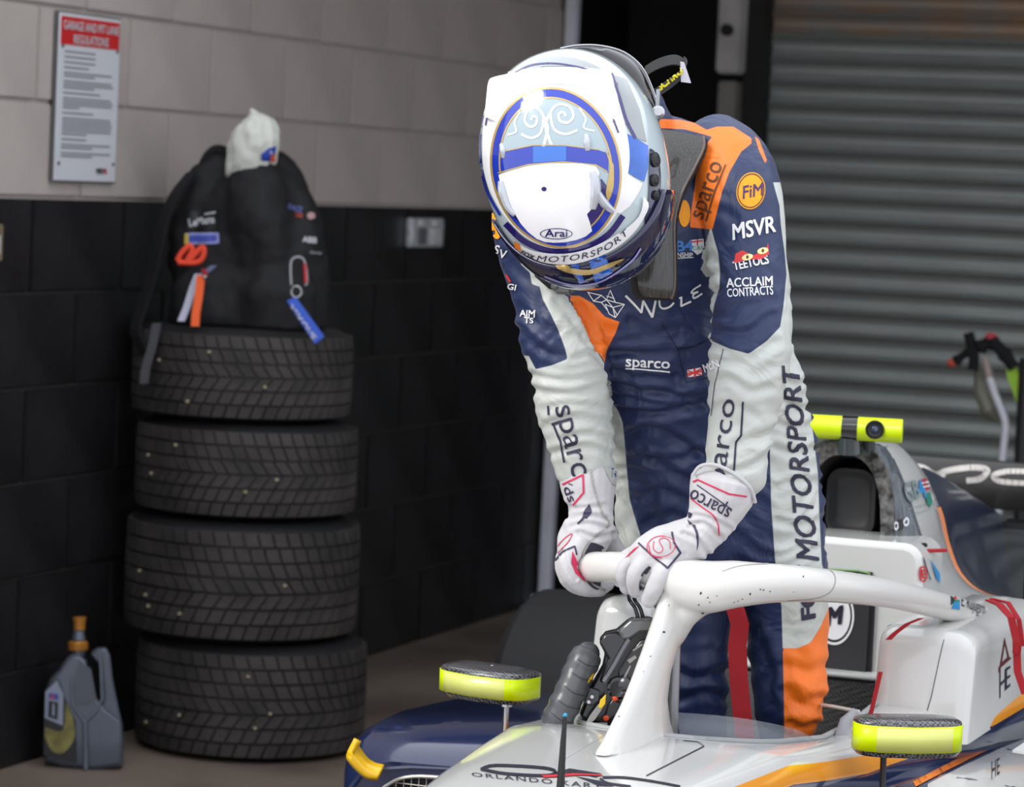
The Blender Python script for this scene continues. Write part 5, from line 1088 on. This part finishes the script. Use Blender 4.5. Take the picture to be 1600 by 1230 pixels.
# ================================================================ steering wheel standing on the chassis
whl = thing('steering_wheel', 'removed black steering wheel with taped grips, leaning against the halo pillar', 'steering wheel', at(960, 1130, d=4.86))
tape = mat('grip_tape', (.075, .078, .085), .33, bump=.25, bs=60, coat=.2); blk2 = mat('wheel_black', (.015, .015, .018), .22, coat=.5)
def W(u, v, d=4.88): return at(u, v, d=d)
pth = spline([W(918, 1022, 4.90), W(906, 1046, 4.885), W(892, 1080, 4.87), (W(877, 1112, 4.865)), W(866, 1134, 4.87)], 8)
rr = [.0255+.0009*math.cos(2*math.pi*i/5.3)-.0015*(i/32) for i in range(len(pth))]; rr[0] = .020; rr[1] = .024; rr[-1] = .019; rr[-2] = .0235
g = G().tube(pth, rr, 20); g.ball(pth[0], .0195, n=16); g.ball(pth[-1], .0185, n=16)
gp = obj('grip', g, tape, whl, smooth=60); pv = bvh(gp)
for a, b in zip([(903, 1030), (895, 1052), (881, 1071), (870, 1092), (860, 1112), (850, 1130)], [(938, 1042), (931, 1063), (918, 1088), (907, 1108), (895, 1130), (885, 1146)]):
    decal('tape_edge', stroke(sp2([a, ((a[0]+b[0])/2-2, (a[1]+b[1])/2+4), b], 4), 1.6), mat('tape_dark', (.03, .03, .035), .4), pv, gp, .0008) if a == (903, 1030) else decal('tape_edge', stroke(sp2([a, ((a[0]+b[0])/2-2, (a[1]+b[1])/2+4), b], 4), 1.6), bpy.data.materials['tape_dark'], pv, gp, .0008)
decal('yellow_tape', [[(920, 1060), (928, 1050), (924, 1062), (917, 1068)]], goldo, pv, gp, .001)
pth2 = spline([W(1052, 1085, 4.93), W(1036, 1115, 4.93), W(1018, 1146, 4.93)], 6)
def plate_(name, pts, m, d, th, bev=.003, par=whl): 
    return obj(name, G().prism([W(u, v, d) for u, v in pts], FW*th), m, par, bev=bev, smooth=30)
body_ = plate_('body', [(936, 1000), (947, 988), (964, 984), (985, 966), (1016, 964), (1032, 975), (1030, 992), (1010, 1040), (980, 1110), (958, 1138), (918, 1128), (905, 1120), (922, 1075), (942, 1040), (946, 1020)], blk2, 4.885, .03, .005)
plate_('top_bridge', [(966, 985), (986, 967), (1017, 965), (1031, 976), (1028, 988), (1000, 990), (982, 1002), (972, 1000)], mat('bridge_glossy', (.10, .10, .10), .12, coat=1), 4.872, .016, .005)
plate_('spoke', [(944, 992), (964, 986), (986, 1003), (965, 1040), (948, 1068), (936, 1066), (950, 1030), (936, 1004)], blkg, 4.876, .014, .004)
obj('rim_tube', G().tube(spline([W(*p, 4.866) for p in ((984, 1000), (976, 1012), (958, 1044), (944, 1066))], 4), .0045, 10), mat('tube_sheen', (.10, .10, .115), .18, coat=.6), whl)
dsp = plate_('display', [(985, 1020), (1000, 1002), (1018, 996), (1018, 1010), (1004, 1046), (985, 1076), (968, 1070), (966, 1050)], mat('display_glass', (.03, .032, .035), .08, coat=1), 4.874, .006, .002)
lab_ = mat('label_silver', (.40, .39, .36), .4)
for pl in ([(980, 1032), (992, 1024), (995, 1028), (984, 1037)], [(998, 1027), (1010, 1018), (1013, 1022), (1001, 1032)], [(974, 1059), (984, 1040), (986, 1041), (977, 1060)], [(988, 1016), (1003, 1006), (1004, 1008), (990, 1018)]):
    plate_('silver_label', pl, lab_, 4.8725, .001, 0)
obj('ring_dial', G().lathe(W(966, 1076, 4.872), [(.017, 0), (.017, .003), (.013, .005), (.009, .004)], 24, axis=-FW), blkg, whl)
kb = obj('rotary_knob', G().lathe(W(972, 1072, 4.866)+RT*.01, [(.012, 0), (.012, .006), (.009, .008), (.009, .016), (.011, .018), (.010, .024), (.006, .026)], 20, axis=(-FW-RT*.35+UP*.25)), blk2, whl)
obj('rotary_shaft', G().cyl(W(974, 1078, 4.868), W(990, 1090, 4.875), .009), mat('shaft_grey', (.12, .12, .13), .3), whl)
for u, v in ((961, 1091), (947, 1122)): obj('push_button', G().lathe(W(u, v, 4.873), [(.0045, 0), (.0045, .005), (.003, .006)], 14, axis=-FW), mat('button_red', (.8, .08, .02), .35), whl)
pn = plate_('switch_panel', [(912, 1098), (922, 1075), (938, 1081), (936, 1096), (924, 1104)], mat('panel_grey', (.05, .055, .06), .35), 4.868, .012, .002)
for u, v in ((925, 1089), (920, 1097)): obj('silver_screw', G().lathe(W(u, v, 4.867), [(.0028, 0), (.0028, .0015)], 12, axis=-FW), steel, pn)
obj('red_wire', G().tube([W(923, 1091, 4.866), W(921, 1095, 4.866)], .0008, 6), redb, pn)
plate_('button_pod', [(950, 1103), (958, 1092), (970, 1100), (962, 1118), (950, 1128), (944, 1122)], blk2, 4.868, .01, .002)
pd = plate_('shift_paddle', [(946, 1092), (948, 1086), (942, 1106), (930, 1124), (918, 1136), (914, 1132), (922, 1118), (934, 1102)], mat('paddle_silver', (.30, .29, .27), .3, metal=.6), 4.855, .005, .002)
plate_('yellow_paddle_tip', [(935, 1106), (938, 1094), (947, 1085), (946, 1100), (940, 1108)], mat('paddle_yellow', (.75, .50, .02), .35), 4.853, .003, .001, pd)
plate_('lower_bracket', [(884, 1146), (906, 1134), (926, 1130), (950, 1130), (946, 1140), (915, 1138), (895, 1146)], lab_, 4.872, .01, .002)
for k, du in enumerate((0, 8)): obj('coiled_cable', G().tube(spline([at(u+du, v, d=d) for u, v, d in ((982, 925, 4.91), (984, 938, 4.90), (992, 950, 4.90), (997, 966, 4.90))], 5), .0032, 8), blk2, whl)
# ================================================================ backpack and cloth on the tyres
blackcloth = mat('black_nylon', (.007, .007, .008), .75, var=.3, vs=18, bump=.5, bs=35, bdist=.004); blackf = mat('black_fleece', (.006, .006, .007), .95, bump=.5, bs=60)
TD = at(385, 528, z=1.055)
D0 = 7.80
bag = thing('backpack', 'black backpack hung with straps and key tags on top of the tyre stack', 'backpack', (TC.x, TC.y-.0, 1.055))
g = G()
limb(g, [(385, 536, 7.80, 112, .12), (385, 510, 7.80, 122, .14), (390, 460, 7.80, 122, .145), (392, 400, 7.80, 118, .135), (392, 350, 7.80, 112, .12), (380, 300, 7.80, 95, .10), (365, 268, 7.80, 70, .07)], 28)
limb(g, [(410, 420, 7.74, 60, .09), (408, 360, 7.72, 55, .10), (402, 310, 7.72, 50, .09), (400, 275, 7.74, 42, .07), (404, 258, 7.76, 30, .05)], 20)
limb(g, [(300, 420, 7.80, 38, .08), (308, 350, 7.80, 42, .08), (325, 290, 7.80, 38, .07), (342, 255, 7.80, 24, .05), (345, 238, 7.80, 12, .03)], 20)
limb(g, [(465, 430, 7.78, 40, .08), (470, 370, 7.78, 35, .08), (468, 330, 7.78, 26, .06), (455, 308, 7.78, 14, .04)], 20)
limb(g, [(420, 535, 7.72, 48, .06), (425, 500, 7.70, 62, .07), (425, 455, 7.70, 64, .075), (425, 430, 7.72, 58, .06)], 20)
limb(g, [(318, 535, 7.74, 40, .06), (315, 490, 7.72, 46, .07), (316, 440, 7.72, 44, .07)], 20)
me = voxel(g, .012, 5)
for v in me.vertices: 
    v.co += v.normal*(.010*noise.noise(v.co*14)+.006*noise.noise(v.co*32)); v.co.z = max(v.co.z, 1.056)
bb = obj('body', me, blackcloth, bag, smooth=0); [setattr(p, 'use_smooth', True) for p in bb.data.polygons]
bbv = bvh(bb)
obj('shoulder_strap', G().ribbon(spline([at(u, v, d=d) for u, v, d in ((300, 270, 7.72), (270, 310, 7.70), (252, 360, 7.70), (240, 420, 7.70), (222, 480, 7.70), (212, 520, 7.70), (232, 560, 7.68), (240, 590, 7.68))], 5), (-FW*.7+RT*.5), .045, .008), blackf, bag)
obj('strap_tail', G().ribbon(spline([at(u, v, d=7.60) for u, v in ((245, 505), (238, 540), (228, 575), (225, 600))], 5), RT, .022, .004), mat('strap_grey', (.05, .05, .055), .8), bag)
obj('grab_handle', G().tube(spline([at(*p, d=7.78) for p in ((318, 262), (326, 246), (338, 236), (352, 240), (358, 255))], 4), .016, 10), blackf, bag)
def bd(name, what, m, off=.003, step=6, **k): return decal(name, what, m, bbv, bag, off, step, **k)
bd('patch', [[(290, 330), (341, 330), (341, 360), (290, 360)]], mat('patch_black', (.008, .008, .01), .4)); gw = mat('tag_white', (.55, .55, .58), .6)
bd('patch_lettering', ('LeMans', rowbox(316, 346, 40, 12, 8)), gw, .005, bold=.02); bd('patch_mark', stroke([(322, 335), (338, 332)], 3), gw, .005)
bd('name_patch', [[(290, 365), (343, 364), (343, 381), (290, 383)]], mat('patch_lilac', (.28, .30, .60), .5), .003); bd('name_patch_text', [[(297, 369), (340, 368), (340, 378), (297, 379)]], mat('patch_blue', (.05, .07, .35), .5), .005); bd('name_patch_edge', [[(290, 366), (296, 366), (296, 382), (290, 383)]], mat('patch_yellow', (.55, .42, .05), .5), .005)
bd('side_lettering', ('RACE', rowbox(460, 326, 24, 9, -15)), mat('patch_blue2', (.15, .18, .5), .5), .004); bd('side_lettering', ('CAR', rowbox(466, 337, 14, 7, -15)), mat('patch_red', (.6, .08, .04), .5), .004); bd('side_patch', [ell(485, 338, 6, 6, 14)], mat('patch_pink', (.4, .25, .25), .5), .004)
bd('side_lettering', ('ABB', rowbox(483, 375, 20, 9, -5)), gw, .004, bold=.03); bd('side_lettering', ('Omega', rowbox(492, 395, 18, 5, -3)), gw, .004)
def hang(name, pts, w_, m, label=None, d=7.60, th=.004): return obj(name, G().ribbon([at(u, v, d=d) for u, v in pts], RT, w_, th), m, bag, label=label)
g = G().tube(spline([at(u, v, d=7.60) for u, v in ((277, 408), (284, 395), (296, 384), (300, 392), (292, 408), (302, 400), (316, 386), (318, 398), (308, 410), (278, 410))], 4), .007, 8)
orr = mat('bright_orange_webbing', (.85, .12, .02), .6)
obj('red_cord', g, mat('cord_red', (.75, .06, .02), .6), bag)
hang('white_lanyard', [(310, 428), (302, 448), (292, 480), (283, 502)], .018, mat('lanyard_lilac', (.50, .50, .62), .6)); hang('orange_lanyard', [(314, 430), (311, 460), (306, 490), (305, 510)], .020, orr, d=7.585)
hang('blue_lanyard', [(334, 415), (326, 422), (318, 428)], .016, mat('lanyard_blue', (.12, .13, .25), .6)); obj('snap_button', G().ball(at(320, 433, d=7.57), .005, n=10), steel, bag); hang('red_lanyard', [(318, 420), (322, 432)], .01, redb, d=7.58)
cb_ = spline([at(u, v, d=7.58) for u, v in ((455, 445), (454, 415), (458, 404), (470, 402), (477, 412), (480, 440), (476, 446))], 5)
obj('carabiner', G().tube(cb_, .003, 8), mat('carabiner_grey', (.35, .36, .38), .3, metal=.6), bag); obj('carabiner_gate', G().tube([at(476, 412, d=7.578), at(478, 442, d=7.578)], .0042, 8), mat('gate_red', (.5, .02, .03), .4), bag)
obj('key_ring', G().tube([at(463+8*math.cos(a*.524), 456+9*math.sin(a*.524), d=7.575) for a in range(13)], .0022, 8), steel, bag)
tg = obj('blue_key_tag', G().prism([at(*p, d=7.565) for p in ((448, 470), (462, 464), (507, 526), (492, 538))], FW*.004), mat('tag_blue', (.03, .10, .55), .5), bag, bev=.001)
decal('tag_lettering', ('REMOVE', [(456, 474), (495, 527), (486, 534), (449, 481)]), gw, bvh(tg), tg, .001, bold=.02)
# white cloth draped on the bag
clo = thing('white_hood', 'crumpled white fabric hood with a blue and red trim, on top of the backpack', 'cloth hood', at(400, 250, d=7.72))
g = G(); limb(g, [(385, 268, 7.74, 30, .06), (392, 245, 7.73, 38, .07), (400, 220, 7.72, 38, .07), (402, 200, 7.72, 31, .055), (398, 186, 7.73, 16, .03), (396, 180, 7.73, 6, .012)], 24)
limb(g, [(360, 266, 7.72, 7, .03), (372, 235, 7.72, 14, .05), (384, 205, 7.72, 16, .05)], 16)
me = voxel(g, .006, 4)
for v in me.vertices: v.co += v.normal*(.007*noise.noise(Vector((v.co.x*60, v.co.y*60, v.co.z*14)))+.004*noise.noise(v.co*45))
cl = obj('fabric', me, mat('white_fabric', (.62, .64, .58), .85, bump=.4, bs=50), clo, smooth=0); [setattr(p, 'use_smooth', True) for p in cl.data.polygons]
cv = bvh(cl); decal('blue_trim', [[(408, 240), (418, 232), (431, 228), (429, 240), (423, 252), (408, 250)]], mat('trim_blue', (.02, .05, .35), .6), cv, clo, .003); decal('red_trim', [[(421, 244), (429, 240), (428, 252), (422, 252)]], mat('trim_red', (.7, .1, .02), .6), cv, clo, .004)
# ================================================================ equipment by the shutter
EQ = 4.5
def E3(u, v, y=EQ): return at(u, v, y=y)
eq = thing('push_trolley', 'blurred trolley with bent white tube, black grips and lime green panel, before the shutter', 'trolley', E3(1568, 1000) * 1)
eq.location.z = 0
wt = mat('tube_white', (.55, .56, .62), .35)
obj('bent_tube', G().tube(spline([E3(1545, 588), E3(1556, 620), E3(1568, 650), E3(1571, 668), E3(1568, 700), E3(1564, 740)], 4)+[E3(1560, 800), E3(1552, 1000)], .011, 12), wt, eq)
obj('tube_collar', G().tube([E3(1538, 558), E3(1546, 590)], .012, 10), mat('collar_brown', (.30, .24, .22), .4), eq)
obj('black_grip', G().tube(spline([E3(1492, 566), E3(1510, 552), E3(1528, 545), E3(1548, 535), E3(1565, 548), E3(1585, 575)], 4), [.012+.006*(i % 4 == 1)+.006*(i > 8) for i in range(21)], 12), blackf, eq)
obj('black_upright', G().tube(spline([E3(1513, 520), E3(1517, 535), E3(1522, 560), E3(1520, 578)], 4), .016, 12), blackf, eq)
obj('red_grip_end', G().ball(E3(1487, 567), (.014, .012, .012)), mat('end_red', (.55, .08, .04), .5), eq); obj('red_grip_top', G().ball(E3(1549, 528), (.02, .014, .014)), mat('top_red', (.5, .04, .06), .5), eq)
obj('lime_panel', G().prism([E3(*p) for p in ((1570, 560), (1584, 562), (1600, 610), (1606, 628), (1588, 628), (1574, 590))], (0, .02, 0)), mat('lime', (.28, .5, .02), .4), eq)
obj('grey_bag', G().tube([E3(1530, 575, EQ+.08), E3(1538, 610, EQ+.08), E3(1552, 640, EQ+.08), E3(1560, 655, EQ+.08)], [.03, .06, .07, .04], 14, flat=.5), mat('bag_translucent', (.22, .22, .18), .5), eq)
obj('dark_frame', G().tube([E3(1604, 560), E3(1596, 700), E3(1592, 1000)], .02, 10), blk, eq)
obj('wheel_axle', G().cyl(Vector((E3(1552, 1000).x-.15, EQ, .08)), Vector((E3(1552, 1000).x+.15, EQ, .08)), .012), blk, eq)
for sx in (-.15, .15): obj('caster_wheel', G().cyl(Vector((E3(1552, 1000).x+sx-.012, EQ, .08)), Vector((E3(1552, 1000).x+sx+.012, EQ, .08)), .08, 24), rubd, eq)
obj('frame_post', G().cyl(Vector((E3(1552, 1000).x, EQ, .08)), E3(1552, 1000), .012), wt, eq)
